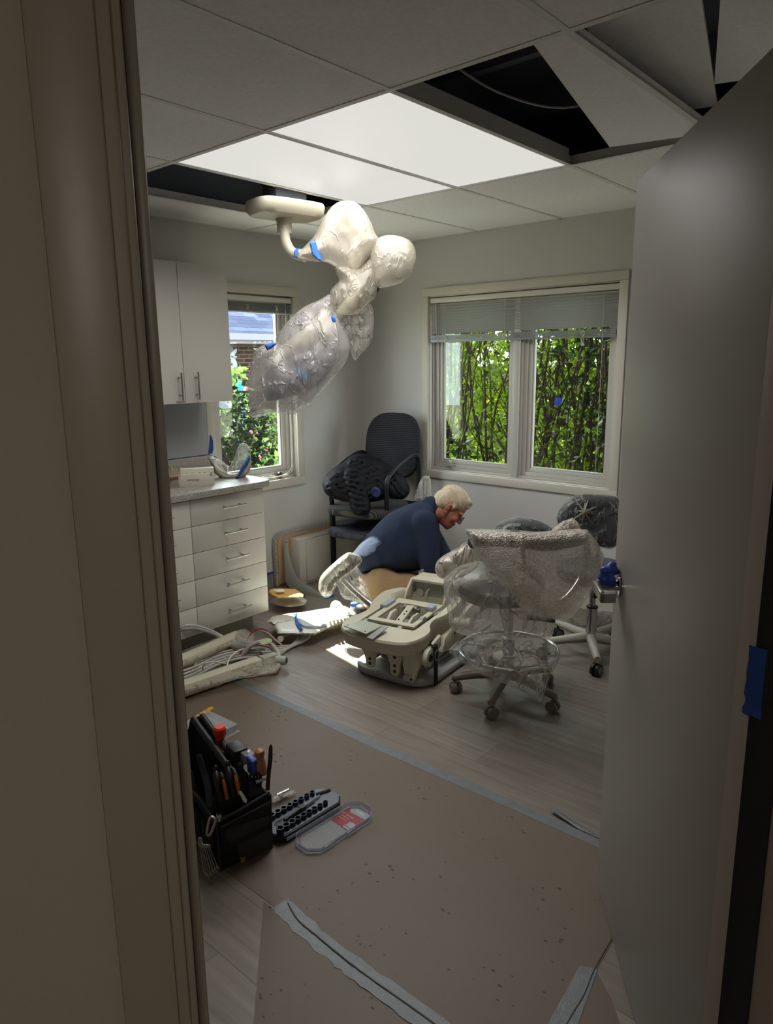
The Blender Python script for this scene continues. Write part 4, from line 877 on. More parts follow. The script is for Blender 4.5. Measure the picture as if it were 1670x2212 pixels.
# front bracket plates with bolt holes
def lugplate(x, holes, wid, zlow, name='bracket'):
    mb = MB(); P = []
    y = -.115
    P = [L3(x-wid/2, y, .205), L3(x+wid/2, y, .205), L3(x+wid/2, y, .15), L3(x+wid/4+.006, y, .11)] + [L3(x + (wid/4+.004)*math.cos(math.radians(-a)), y, zlow + .02 + (.022)*math.sin(math.radians(-a))) for a in range(0, 181, 20)] + [L3(x-wid/4-.006, y, .11), L3(x-wid/2, y, .15)]
    mb.prism(P, .014, (0, 1, 0)); o = mb.build(name, m_equip, t, bev=.002)
    mb = MB()
    for z in holes: mb.cyl(L3(x, y-.001, z), L3(x, y+.004, z), .0085, n=14)
    mb.build('bolt_hole', m_black, o)
lugplate(-.075, (.09, .115), .085, .065); lugplate(.075, (.075, .105, .15), .09, .05)
mb = MB(); obox(mb, -.13, .16, -.11, -.09, .15, .235); mb.build('cross_member', m_equip, t, bev=.004)
mb = MB(); mb.prism([L3(.13, -.13, .20), L3(.13, -.13, .12), L3(.15, -.14, .05), L3(.19, -.14, .045), L3(.20, -.12, .09), L3(.22, -.08, .14), L3(.22, -.05, .20)], .03, (0, 1, 0)); o = mb.build('pivot_bracket', m_equip, t, bev=.004)
mb = MB()
for x in (.155, .187): mb.cyl(L3(x, -.150, .066), L3(x, -.128, .066), .0165, n=18)
mb.build('roller', m_equip2, o, smooth=True); mb = MB(); mb.cyl(L3(.187, -.1515, .066), L3(.187, -.150, .066), .007, n=12); mb.build('bolt_hole', m_black, o)
mb = MB(); mb.cyl(L3(.235, -.06, .165), L3(.262, -.06, .165), .046, n=28); mb.prism([L3(.235, -.06, .21), L3(.235, .12, .235), L3(.235, .12, .18), L3(.235, -.06, .12)], .02, (1, 0, 0)); o = mb.build('pivot_boss', m_equip, t, bev=.004)
mb = MB(); mb.cyl(L3(.262, -.06, .165), L3(.265, -.06, .165), .022, n=6); mb.build('pivot_bolt', m_black, o)
mb = MB(); mb.prism([L3(.22, .15, .13), L3(.22, .20, .20), L3(.22, .62, .26), L3(.22, .95, .26), L3(.22, .98, .19), L3(.22, .3, .10)], .03, (1, 0, 0)); o = mb.build('side_beam', m_equip, t, bev=.005)
mb = MB(); mb.tube([L3(.254, .32, .18), L3(.258, .36, .21), L3(.258, .44, .225), L3(.254, .48, .21)], .004, 6, sm=4); mb.build('release_lever', m_dmetal, o)
mb = MB(); obox(mb, -.12, .12, .1, .7, .05, .19); mb.build('motor_housing', m_dmetal, t, bev=.01)
mb = MB()
for k in range(7): obox(mb, .13, .21, .22 + k*.022, .228 + k*.022, .20, .265)
obox(mb, .14, .2, .2, .42, .2, .25); mb.build('bellows', m_dmetal, t)
# seat frame shell: ring with sculpted wings
def zt(x, y): return .285 + .035*max(0, min(1, (abs(x)-.08)/.12))*max(0, 1-abs(y-.42)/.5) - .02*max(0, -y-.02)/.2 + .03*max(0, (y-.3))
OUT = [(-.245, -.02), (-.25, -.10), (-.225, -.165), (-.16, -.205), (-.06, -.225), (.04, -.225), (.13, -.215), (.195, -.18), (.235, -.10), (.245, -.02), (.215, .05), (.205, .14), (.235, .24), (.245, .40), (.225, .52), (.185, .60), (.15, .62), (0, .62), (-.15, .62), (-.19, .60), (-.225, .52), (-.245, .40), (-.235, .24), (-.205, .14), (-.215, .05)]
OUT = [(p.x, p.y) for p in catmull([V(a, b, 0) for a, b in OUT], 3, True)]
IN = []
x0, x1, y0, y1 = -.165, .165, -.055, .575
for a, b in OUT:
    cx, cy = 0, .26; dx, dy = a-cx, b-cy; s = 1e9
    if dx > 1e-6: s = min(s, (x1-cx)/dx)
    if dx < -1e-6: s = min(s, (x0-cx)/dx)
    if dy > 1e-6: s = min(s, (y1-cy)/dy)
    if dy < -1e-6: s = min(s, (y0-cy)/dy)
    IN.append((cx + dx*s, cy + dy*s))
mb = MB(); n = len(OUT)
def loopz(pts, f): return [L3(a, b, f(a, b)) for a, b in pts]
shr = lambda pts, k: [(a*k, .2 + (b-.2)*k) for a, b in pts]
loops = [loopz(shr(OUT, .80), lambda a, b: .180 + .01*(b > .1)), loopz(shr(OUT, .94), lambda a, b: .190), loopz(shr(OUT, .99), lambda a, b: .245), loopz(OUT, lambda a, b: zt(a, b)-.012), loopz(shr(OUT, .985), lambda a, b: zt(a, b)), loopz([((a*.35+c*.65), (b*.35+d*.65)) for (a, b), (c, d) in zip(OUT, IN)], lambda a, b: zt(a, b)-.004), loopz(IN, lambda a, b: .288), loopz(IN, lambda a, b: .205)]
vs = sum(loops, []); m_ = len(loops); fs = [(i*n+k, i*n+(k+1) % n, ((i+1) % m_)*n+(k+1) % n, ((i+1) % m_)*n+k) for i in range(m_) for k in range(n)]
mb.add(vs, fs); mb.build('seat_frame_shell', m_equip, t, smooth=True)
mb = MB(); obox(mb, -.165, .165, -.055, .575, .205, .212); mb.build('tray_floor', m_equip2, t)
# front mounting plate
mb = MB(); mb.prism([L3(-.19, -.20, .291), L3(-.03, -.245, .287), L3(.0, -.10, .297), L3(-.135, -.075, .297)], .006); o = mb.build('mounting_plate', m_equip2, t, bev=.001)
mb = MB()
for x, y in ((-.172, -.188), (-.045, -.225), (-.09, -.13)): mb.cyl(L3(x, y, .2965), L3(x, y, .2985), .004, n=10)
mb.build('screw', m_black, o)
mb = MB(); mb.prism([L3(-.03, -.244, .27), L3(.01, -.244, .268), L3(.035, -.11, .298), L3(.0, -.10, .298)], .004); mb.build('plate_recess', m_eqgrey, t)
# inner tray and mechanism
mb = MB(); ins = [L3(-.095, .03, .296), L3(.12, .03, .296), L3(.12, .33, .302), L3(-.095, .33, .302)]; ino = [L3(-.135, -.02, .296), L3(.15, -.02, .296), L3(.15, .42, .302), L3(-.135, .42, .302)]
mb.ring(ino, ins, .012, (0, 0, -1)); 
for a, b in ((0, 1), (1, 2), (2, 3), (3, 0)): mb.prism([ins[a], ins[b], ins[b]-V(0, 0, .07), ins[a]-V(0, 0, .07)], .006, (ins[a]+ins[b])/2 - L3(.01, .18, .3))
mb.build('inner_frame', m_equip, t, bev=.002)
mb = MB(); mb.prism([L3(-.05, .02, .22), L3(-.05, .02, .27), L3(-.05, .10, .315), L3(-.05, .17, .315), L3(-.05, .19, .22)], .018, (1, 0, 0)); mb.prism([L3(.075, .02, .22), L3(.075, .02, .27), L3(.075, .12, .305), L3(.075, .2, .305), L3(.075, .22, .22)], .014, (1, 0, 0)); mb.build('rocker_plate', m_equip, t, bev=.003)
mb = MB(); mb.prism([L3(.005, .0, .262), L3(.045, .0, .262), L3(.045, .23, .318), L3(.005, .23, .318)], .012); o = mb.build('actuator_arm', m_equip, t, bev=.003)
mb = MB()
for y in (.04, .07, .13, .16): mb.cyl(L3(.018 + .01*(y > .1), y, .262 + .056*y/.23 + .011), L3(.018 + .01*(y > .1), y, .262+.056*y/.23 + .0145), .005, n=10)
mb.build('hole', m_black, o)
mb = MB(); mb.cyl(L3(-.02, .25, .30), L3(.06, .25, .30), .026, n=20); mb.cyl(L3(-.03, .25, .30), L3(.07, .25, .30), .013, n=14); mb.build('gear_shaft', m_steel, t, smooth=True)
mb = MB(); mb.cyl(L3(.128, .13, .28), L3(.150, .13, .28), .030, n=22); mb.cyl(L3(-.16, .0, .265), L3(-.14, .0, .265), .02, n=18); mb.cyl(L3(.06, -.03, .275), L3(.085, -.03, .275), .014, n=14); mb.build('bushing', m_equip2, t, smooth=True)
mb = MB(); obox(mb, .10, .145, .26, .33, .30, .325); mb.build('grey_cover', mat('pale blue grey lid', '9aa3a6', .5), t, bev=.003); mb = MB(); obox(mb, -.16, -.12, .20, .34, .29, .315); mb.build('grey_cover', mat('pale blue grey cover', '9aa3a6', .5), t, bev=.003)
# back box
mb = MB(); obox(mb, -.105, .105, .54, .72, .375, .392); mb.build('back_box_lid', m_equip, t, bev=.004)
mb = MB(); obox(mb, -.095, .095, .58, .71, .215, .375); mb.build('back_box', m_equip2, t, bev=.004)
mb = MB(); mb.cyl(L3(-.06, .57, .31), L3(-.06, .61, .31), .022, n=16); mb.build('valve', m_equip, t, smooth=True); mb = MB(); mb.cyl(L3(.10, .57, .30), L3(.10, .61, .30), .016, n=14); mb.build('valve', m_equip, t, smooth=True)
mb = MB(); mb.tube([L3(.0, .60, .335), L3(.0, .57, .335), L3(-.012, .56, .32), L3(-.015, .56, .29)], .005, 8, sm=4); mb.build('cable', m_white, t, smooth=True)
for sx in (-1, 1):
    mb = MB(); mb.prism([L3(sx*.125, .46, .285), L3(sx*.125, .50, .335), L3(sx*.125, .58, .385), L3(sx*.125, .62, .385), L3(sx*.125, .72, .30), L3(sx*.125, .62, .27)], .014, (1, 0, 0)); mb.build('side_bracket', m_equip, t, bev=.003)
mb = MB(); mb.cyl(L3(.235, .34, .24), L3(.34, .36, .245), .026, n=20); mb.build('side_tube', m_equip, t, smooth=True)
# strap
mb = MB(); mb.prism([L3(.268, .02, .205), L3(.268, -.03, .21), L3(.27, -.03, .0+.01), L3(.27, .02, .01)], .004, (1, 0, 0)); mb.prism([L3(.20, .02, .222), L3(.20, -.03, .222), L3(.272, -.03, .210), L3(.272, .02, .210)], .004); mb.build('strap', m_bfab, t)
mb = MB(); mb.tube([L3(.276, -.004 + .028*math.cos(a), .165 + .026*math.sin(a)) for a in [k*math.pi/8 for k in range(16)]], .0035, 8, closed=True); mb.build('strap_ring', m_steel, t, smooth=True)
# ================================================================ STOOLS
def castor(parent, c, ang, m, hood=True, r=.028, cap=None):
    d = V(math.cos(ang), math.sin(ang), 0); mb = MB(); c = Vector(c)
    for s in (-1, 1): mb.lathe([(r*.75, -.010), (r, -.008), (r, .008), (r*.75, .010)], c + d*s*.013, d, 22)
    o = mb.build('castor', m if cap is None else m_black, parent, smooth=True)
    mb = MB(); mb.lathe([(.001, 0), (r*.72, 0), (r*.7, .0025)], c + d*.0235, d, 20); mb.lathe([(.001, 0), (r*.72, 0), (r*.7, .0025)], c - d*.0235, d*-1, 20); mb.build('wheel_cap', cap or m, o, smooth=True)
    mb = MB(); mb.cyl(c + V(0, 0, 0), c + V(0, 0, r + .022), .006, n=10); mb.build('castor_stem', m_steel if cap is None else m_black, o)
def stool_base(t, c, R_, n, a0, zh, m, mc, drop=True, cap=None, wid=.022, wr_=.028):
    c = Vector(c)
    for k in range(n):
        a = a0 + k*2*math.pi/n; d = V(math.cos(a), math.sin(a), 0); e = c + d*R_
        pts = [V(c.x, c.y, zh), c + d*R_*.5 + V(0, 0, zh-.012-c.z), e + V(0, 0, zh-.035-c.z), e + V(0, 0, wr_*2+.016)] if drop else [V(c.x, c.y, zh), e + d*.02 + V(0, 0, wr_*2+.03)]
        mb = MB(); mb.tube(pts, [wid*1.15, wid, wid*.8, wid*.7], 10, sm=5, sq=1.0); mb.build('base_arm', m, t, smooth=True)
        castor(t, e + V(0, 0, wr_), a + .9 + k*.7, mc, cap=cap, r=wr_)
c1 = V(2.225, -1.39, 0)
t = thing('wrapped_stool', 'front dental stool with foot ring and taupe legs under bubble wrap', 'stool', c1)
stool_base(t, c1, .25, 5, math.radians(-75), .115, m_taupe, m_castor)
mb = MB(); mb.cyl(c1 + V(0, 0, .09), c1 + V(0, 0, .30), .027, n=24); mb.cyl(c1 + V(0, 0, .30), c1 + V(0, 0, .545), .020, n=24); mb.build('gas_column', m_chrome, t, smooth=True)
mb = MB(); mb.tube([c1 + V(.235*math.cos(a), .235*math.sin(a), .235) for a in [k*math.pi/24 for k in range(48)]], .009, 10, closed=True)
for a in (.3, 1.87, 3.44, 5.01): mb.cyl(c1 + V(0, 0, .235), c1 + V(.235*math.cos(a), .235*math.sin(a), .235), .006, n=8)
mb.build('foot_ring', m_chrome, t, smooth=True)
mb = MB(); sc = c1 + V(-.045, -.03, .575); mb.lathe([(.06, -.062), (.16, -.058), (.205, -.035), (.214, -.005), (.20, .022), (.14, .034), (.001, .036)], sc, (0.08, -.14, 1), 40); mb.build('seat', m_dseat, t, smooth=True)
mb = MB(); mb.box(c1 + V(0, 0, .54), (.2, .16, .012)); mb.prism([PX(1140, 1331, 'z', .52), PX(1200, 1341, 'z', .52), PX(1198, 1346, 'z', .52), PX(1138, 1338, 'z', .52)], .006); mb.build('seat_lever', m_dmetal, t)
# torso bar (curved body support)
mb = MB(); mb.tube([PD(1022, 1172, 3.10), PD(1060, 1163, 2.98), PD(1120, 1165, 2.93), PD(1180, 1172, 2.95), PD(1240, 1163, 3.05), PD(1268, 1158, 3.2)], [.028, .034, .036, .036, .036, .030], 14, sm=6); mb.build('support_bar', m_dseat, t, smooth=True)
mb = MB(); mb.tube([PD(1268, 1158, 3.2), PD(1262, 1230, 3.25), PD(1210, 1300, 3.2), PD(1110, 1320, 3.15)], .014, 10, sm=5); mb.build('support_post', m_chrome, t, smooth=True)
mb = inflate([(1068, 1150), (1075, 1136), (1095, 1124), (1125, 1119), (1160, 1124), (1185, 1136), (1198, 1150), (1180, 1162), (1130, 1166), (1085, 1162)], 3.45, .09, R=20, res=5, seed=31); mb.build('backrest', m_dseat, t, smooth=True)
mb = inflate([(1066, 1151), (1073, 1134), (1095, 1121), (1125, 1116), (1162, 1121), (1188, 1134), (1201, 1150), (1180, 1165), (1130, 1169), (1085, 1165)], 3.45, .10, R=20, res=4, wr=.006, wf=10, seed=32); mb.build('backrest_plastic', f_dark, t, smooth=True)
mb = MB(); mb.tube([c1 + V(0, .0, .53), c1 + V(-.02, .20, .52), PD(1130, 1200, 3.50), PD(1130, 1150, 3.50)], .012, 10, sm=5); mb.build('back_post', m_dmetal, t, smooth=True)
# plastic over the seat
t2 = thing('plastic_cover', 'clear plastic bag over the front stool seat, hanging down to the column', 'plastic cover', (2.2, -1.4, .3))
mb = inflate([(958, 1262), (975, 1235), (1005, 1218), (1050, 1210), (1100, 1225), (1150, 1250), (1185, 1290), (1196, 1330), (1192, 1375), (1150, 1382), (1080, 1382), (1020, 1376), (975, 1358), (965, 1310)], 3.10, .20, R=60, res=6, wr=.012, wf=22, seed=33, Tb=.22); mb.build('plastic', f_thin, t2, smooth=True)
t2 = thing('plastic_sleeve', 'milky plastic sleeve bunched at the left of the bubble wrapped stool', 'plastic sleeve', (2.0, -1.5, .6))
mb = inflate([(940, 1232), (943, 1215), (958, 1200), (985, 1185), (1010, 1170), (1024, 1180), (1030, 1208), (1028, 1222), (1005, 1230), (992, 1245), (970, 1252), (950, 1248)], 3.22, .06, R=24, res=4, wr=.012, wf=14, seed=34); mb.build('sleeve', film('milky sleeve', .75, 'cfc6b8', .2, 14, 1, .3), t2, smooth=True)
mb = inflate([(958, 1262), (962, 1250), (985, 1246), (1000, 1255), (985, 1275), (975, 1295), (962, 1290)], 3.15, .04, R=14, res=4, wr=.012, wf=12, seed=35); mb.build('bunched_end', f_bag, t2, smooth=True)
# plastic over the foot ring
t2 = thing('plastic_cover', 'clear plastic sheet draped over the foot ring of the front stool, pointed corner hanging', 'plastic cover', (2.25, -1.45, .1))
mb = inflate([(970, 1405), (985, 1388), (1010, 1377), (1060, 1372), (1120, 1370), (1180, 1378), (1208, 1400), (1206, 1430), (1195, 1450), (1185, 1470), (1178, 1490), (1169, 1516), (1140, 1500), (1100, 1482), (1050, 1462), (1010, 1440), (980, 1418)], lambda u, v: 3.25 - (v-1400)*.0012, .12, R=60, res=6, wr=.005, wf=22, seed=36, Tb=.15); mb.build('plastic', film('foot ring plastic', .24, 'dcdad4', .18, 14, 1, .5), t2, smooth=True)
# bubble wrap sheet
t2 = thing('bubble_wrap', 'sheet of bubble wrap folded over the padded bar of the front stool', 'bubble wrap', (2.4, -1.7, .5))
mb = inflate([(1002, 1142), (1030, 1143), (1100, 1144), (1160, 1149), (1200, 1146), (1250, 1142), (1268, 1144), (1290, 1170), (1305, 1200), (1296, 1240), (1278, 1280), (1255, 1310), (1225, 1345), (1200, 1340), (1160, 1327), (1128, 1318), (1105, 1285), (1060, 1240), (1030, 1200), (1014, 1165)], lambda u, v: 2.94 + (v-1160)*.0002 + abs(u-1130)*.0006, .10, R=22, res=6, wr=.008, wf=26, rnd=0, seed=37, Tb=.06); mb.build('sheet', b_wrap, t2, smooth=True)
mb = inflate([(1185, 1150), (1215, 1126), (1238, 1118), (1250, 1130), (1256, 1146), (1220, 1150)], 3.1, .03, R=10, res=4, wr=.008, wf=14, rnd=0, seed=38); mb.build('raised_corner', b_wrap, t2, smooth=True)
# second stool
c2 = V(2.315, -.68, 0)
t = thing('dental_stool', 'rear stool on pale five-arm base with chrome column, beside the door', 'stool', c2)
stool_base(t, c2, .27, 5, math.radians(-58), .105, m_olive, m_olive, drop=False, cap=m_castor, wid=.026, wr_=.032)
mb = MB(); mb.cyl(c2 + V(0, 0, .10), c2 + V(0, 0, .275), .029, n=28); mb.cyl(c2 + V(0, 0, .27), c2 + V(0, 0, .45), .017, n=20); mb.build('gas_column', m_chrome, t, smooth=True)
mb = MB(); mb.cyl(c2 + V(0, 0, .274), c2 + V(0, 0, .282), .031, n=24); mb.build('column_collar', m_black, t)
mb = MB(); mb.lathe([(.13, -.045), (.18, -.035), (.20, -.005), (.19, .03), (.15, .045), (.001, .048)], c2 + V(0, 0, .475), (0, 0, 1), 36); mb.build('seat', m_navyseat, t, smooth=True)
mb = inflate([(1204, 1125), (1210, 1100), (1228, 1080), (1255, 1069), (1290, 1069), (1325, 1072), (1345, 1085), (1352, 1120), (1345, 1160), (1325, 1182), (1295, 1180), (1260, 1168), (1225, 1152)], 3.55, .05, R=18, res=6, seed=41); mb.build('backrest', m_dseat, t, smooth=True)
mb = inflate([(1202, 1126), (1208, 1099), (1227, 1078), (1255, 1067), (1290, 1067), (1327, 1070), (1348, 1083), (1355, 1120), (1347, 1162), (1325, 1185), (1295, 1183), (1258, 1171), (1222, 1155)], 3.55, .058, R=18, res=4, wr=.007, wf=12, seed=42); mb.build('backrest_plastic', f_dark, t, smooth=True)
mb = MB(); mb.tube([PD(1290, 1170, 3.6), PD(1295, 1240, 3.62), PD(1285, 1290, 3.7)], .012, 8, sm=4); mb.build('back_post', m_dmetal, t)
mb = MB(); c = PD(1262, 1106, 3.49)
for k in range(16):
    a = k*6.283/16 + .2*math.sin(k*3); e = c + (RM @ V(math.cos(a), math.sin(a), 0))*(.05 + .03*math.sin(k*2.3)); mb.tube([c + ray(1262, 1106)*-.012, (c+e)/2 + ray(1262, 1106)*-.006, e + ray(1262, 1106)*.012], [.007, .004, .0015], 6, sm=3)
mb.build('plastic_knot', f_milky, t, smooth=True)
mb = inflate([(1285, 1360), (1240, 1352), (1232, 1335), (1255, 1340), (1300, 1320), (1340, 1330), (1340, 1362), (1300, 1352)], lambda u, v: 4.35, .04, R=14, res=5, wr=.008, wf=12, seed=43); tag(mb.build('plastic_bag', film('grey floor bag', .35, 'a5a5a2', .25, 12, 1, .3), smooth=True), 'crumpled grey plastic bag on the floor behind the rear stool', 'bag')
# ================================================================ PERSON
DP = 4.54
t = thing('person', 'white-haired person in navy polo and khaki trousers, glasses, kneeling bent forward beside the dental chair base', 'person', V(1.05, -.80, 0))
t['label'] = 'white-haired person in navy polo and khaki trousers kneeling bent over behind the dental chair base'
def B(u, v, d=0): return PD(u, v, DP + d)
cr = RM @ V(1, 0, 0); cu_ = RM @ V(0, 1, 0); cz = RM @ V(0, 0, 1)
th = math.radians(39)
hf = (cr*math.cos(th) - cu_*math.sin(th)); hu = (cr*math.sin(th) + cu_*math.cos(th)); hl = cz
yaw = math.radians(-8); hf, hl = (hf*math.cos(yaw) + hl*math.sin(yaw)), (hl*math.cos(yaw) - hf*math.sin(yaw))
HC = B(970, 1094)
HR = Matrix((hf, hl, hu)).transposed()
def hp(f, l, u): return HC + (hf*f + hl*l + hu*u)*1.07
def he(mb, c, r, n=20): mb.ell(hp(*c), [x*1.07 for x in r], n, 14, HR)
mb = MB()
he(mb, (-.008, 0, .042), (.094, .073, .080), 28); he(mb, (.030, 0, -.03), (.062, .058, .085), 24); he(mb, (.045, 0, -.082), (.042, .044, .032)); he(mb, (.066, 0, -.102), (.020, .024, .016))
he(mb, (.062, 0, .030), (.036, .052, .036)); he(mb, (.0, .0, -.05), (.055, .058, .05))
for s in (-1, 1):
    he(mb, (.078, s*.028, .008), (.016, .026, .010)); he(mb, (.058, s*.036, -.038), (.028, .024, .026))
    for k in range(9):
        a = math.radians(-70 + k*31); he(mb, (-.012 - .016*math.cos(a) if k < 7 else -.012, s*.076, -.018 + .028*math.sin(a)), (.007, .006, .008), 8)
    he(mb, (-.010, s*.070, -.018), (.014, .006, .024), 10); he(mb, (-.006, s*.074, -.046), (.008, .006, .010), 8)
capsule(mb, hp(.090, 0, .004), hp(.112, 0, -.034), .009, .0125); he(mb, (.104, .011, -.038), (.010, .006, .008), 10); he(mb, (.104, -.011, -.038), (.010, .006, .008), 10)
he(mb, (.088, 0, -.060), (.012, .024, .006), 14); he(mb, (.086, 0, -.071), (.012, .021, .006), 14); he(mb, (.082, 0, -.086), (.012, .02, .012), 14)
capsule(mb, hp(-.03, 0, -.06), B(922, 1108), .060, .068, 18)
capsule(mb, B(895, 1140), B(835, 1195), .11, .10, 18)
for s, e1, w1 in ((-1, (928, 1232, -.19), (966, 1262, -.20)), (1, (962, 1222, .15), (1000, 1258, .02))):
    capsule(mb, B(905, 1125), B(910, 1128, s*.17), .07, .062); capsule(mb, B(910, 1128, s*.17), B(*e1), .055, .045); capsule(mb, B(*e1), B(*w1), .043, .029)
    w = B(*w1); d = (B(w1[0]+22, w1[1]+9, w1[2]) - w).normalized(); up = V(0, 0, 1); sd = d.cross(up).normalized(); up = sd.cross(d)
    mb.ell(w + d*.05, (.05, .042, .017), 16, 10, Matrix((d, sd, up)).transposed())
    for k, L_ in enumerate((.070, .078, .073, .058)):
        o = w + d*.088 + sd*(k-1.5)*.021; m1 = o + d*L_*.45 - up*.010; m2 = m1 + d*L_*.22 - up*L_*.28; m3 = m2 - up*L_*.28 + d*.002
        capsule(mb, o - d*.015, m1, .0098, .0092, 10); capsule(mb, m1, m2, .0092, .0085, 10); capsule(mb, m2, m3, .0085, .0075, 10)
    o = w + d*.025 - sd*.034; m1 = o + d*.030 - sd*.026 - up*.008; m2 = m1 + d*.030 - sd*.004 - up*.014; capsule(mb, o, m1, .0135, .0115, 10); capsule(mb, m1, m2, .0112, .0095, 10)
for s in (-1, 1):
    capsule(mb, B(835, 1200, s*.02), B(830, 1262, s*.09), .07, .07); capsule(mb, B(830, 1268, s*.11), B(925, 1300, s*.15), .07, .055); capsule(mb, B(930, 1303, s*.15), B(815, 1322, s*.13), .058, .04); capsule(mb, B(815, 1322, s*.13), B(792, 1316, s*.13), .038, .04)
body = remesh(mb, 'body', m_skin, t, .0055, 3)
# hair
mb = MB(); he(mb, (-.002, 0, .056), (.098, .078, .078), 30); he(mb, (-.046, 0, .010), (.064, .0745, .072), 24); he(mb, (-.062, 0, -.028), (.038, .058, .036), 20); he(mb, (.058, 0, .088), (.046, .056, .028), 20); he(mb, (.085, 0, .066), (.018, .045, .018), 14)
for s in (-1, 1): he(mb, (.008, s*.062, .012), (.020, .014, .024), 12)
remesh(mb, 'hair', m_hair, t, .006, 2)
# glasses
mb = MB()
for s in (-1, 1):
    mb.tube([hp(-.016, s*.080, -.002), hp(.0, s*.080, .004), hp(.09, s*.066, -.004), hp(.103, s*.062, -.005)], .0014, 6)
    mb.tube([hp(.105, s*(.034 + .025*math.cos(a)), -.012 + .018*math.sin(a)) for a in [k*math.pi/10 for k in range(20)]], .0013, 6, closed=True)
mb.tube([hp(.106, -.010, -.008), hp(.110, 0, -.004), hp(.106, .010, -.008)], .0014, 6); gl = mb.build('glasses', m_dmetal, t, smooth=True)
for s in (-1, 1):
    mb = MB(); mb.lathe([(.001, 0), (.021, 0), (.021, .0012), (.001, .0012)], hp(.105, s*.034, -.012), hf, 18); mb.build('lens', m_glass, gl)
# polo shirt
mb = inflate([(935, 1087), (905, 1083), (870, 1094), (835, 1113), (800, 1148), (772, 1182), (757, 1203), (768, 1222), (778, 1238), (820, 1238), (870, 1238), (905, 1232), (928, 1236), (946, 1215), (952, 1180), (950, 1140), (946, 1108)], DP, .20, R=52, res=6, wr=.010, wf=34, seed=51)
for s, e in ((-1, (929, 1218, -.19)), (1, (958, 1205, .15))):
    capsule(mb, B(910, 1128), B(915, 1130, s*.17), .09, .078, 18); capsule(mb, B(915, 1132, s*.17), B(*e), .078, .066, 18); capsule(mb, B(*e), B(e[0]+2, e[1]+14, e[2]), .066, .060, 18)
capsule(mb, B(924, 1105), B(932, 1096), .078, .072, 18)
sh = remesh(mb, 'polo_shirt', m_shirt, t, .010, 3)
mb = MB(); c = B(931, 1100); ax = (hp(-.03, 0, -.06) - B(915, 1115)).normalized(); mb.lathe([(.080, -.022), (.086, -.006), (.074, .014), (.068, .012), (.070, -.02)], c, ax, 26); mb.build('collar', m_shirt, sh, smooth=True)
# trousers
mb = inflate([(776, 1240), (800, 1234), (840, 1232), (885, 1234), (930, 1248), (962, 1264), (972, 1285), (962, 1312), (930, 1326), (870, 1330), (812, 1328), (790, 1312), (780, 1280)], DP, .21, R=42, res=6, wr=.012, wf=30, seed=52)
for s in (-1, 1):
    capsule(mb, B(822, 1262, s*.11), B(930, 1298, s*.155), .105, .078, 18); capsule(mb, B(930, 1303, s*.155), B(820, 1320, s*.135), .072, .055, 16)
remesh(mb, 'trousers', m_khaki, t, .010, 2)
for s in (-1, 1):
    mb = MB(); mb.ell(B(782, 1318, s*.13), (.055, .045, .04), 16, 10); mb.ell(B(768, 1330, s*.13), (.05, .045, .03), 16, 10); mb.bb(B(770, 1334, s*.13) - V(.05, .045, .0), B(770, 1334, s*.13) + V(.05, .045, .02)); remesh(mb, 'shoe', m_black, t, .006, 3)
mb = inflate([(905, 1234), (912, 1229), (918, 1232), (919, 1243), (910, 1248), (904, 1244)], DP-.23, .012, R=8, res=3, wr=.004, wf=6, seed=54); tag(mb.build('plastic_wrap', f_bag, smooth=True), "scrap of clear plastic by the kneeling person's elbow", 'plastic')
# ================================================================ FLOOR ITEMS AT THE FAR LEFT
def dpz(z): return lambda u, v: (PX(u, v, 'z', z) - CAMLOC).dot(RM @ V(0, 0, -1))
t = thing('wrapped_armrest', 'detached cushioned arm wrapped in clear plastic, upright left of the kneeling person', 'cushion', PX(760, 1335, 'z', 0))  # padded armrest of the dental chair, taken off with its strut
mb = inflate([(692, 1262), (696, 1244), (722, 1218), (748, 1198), (760, 1197), (776, 1203), (779, 1212), (768, 1224), (740, 1245), (722, 1262), (716, 1276), (702, 1284), (693, 1276)], 4.15, .05, R=10, res=4, wr=.004, wf=14, seed=61); mb.build('pad', mat('grey armrest pad', '77726a', .35), t, smooth=True)
mb = inflate([(688, 1266), (694, 1243), (722, 1215), (748, 1195), (762, 1194), (779, 1201), (782, 1212), (772, 1228), (742, 1252), (724, 1272), (718, 1284), (704, 1291), (691, 1281)], 4.15, .062, R=12, res=4, wr=.006, wf=10, seed=62); mb.build('pad_wrap', f_tight, t, smooth=True)
mb = MB(); mb.tube([PD(740, 1250, 4.15), PD(770, 1280, 4.12), PD(803, 1307, 4.08)], .020, 10, sm=4); mb.build('strut', m_steel, t, smooth=True)
mb = inflate([(728, 1252), (752, 1236), (768, 1224), (783, 1240), (796, 1268), (800, 1285), (800, 1308), (785, 1306), (762, 1298), (742, 1292), (732, 1275)], 4.12, .05, R=16, res=4, wr=.010, wf=12, seed=63); mb.build('strut_wrap', f_bag, t, smooth=True)
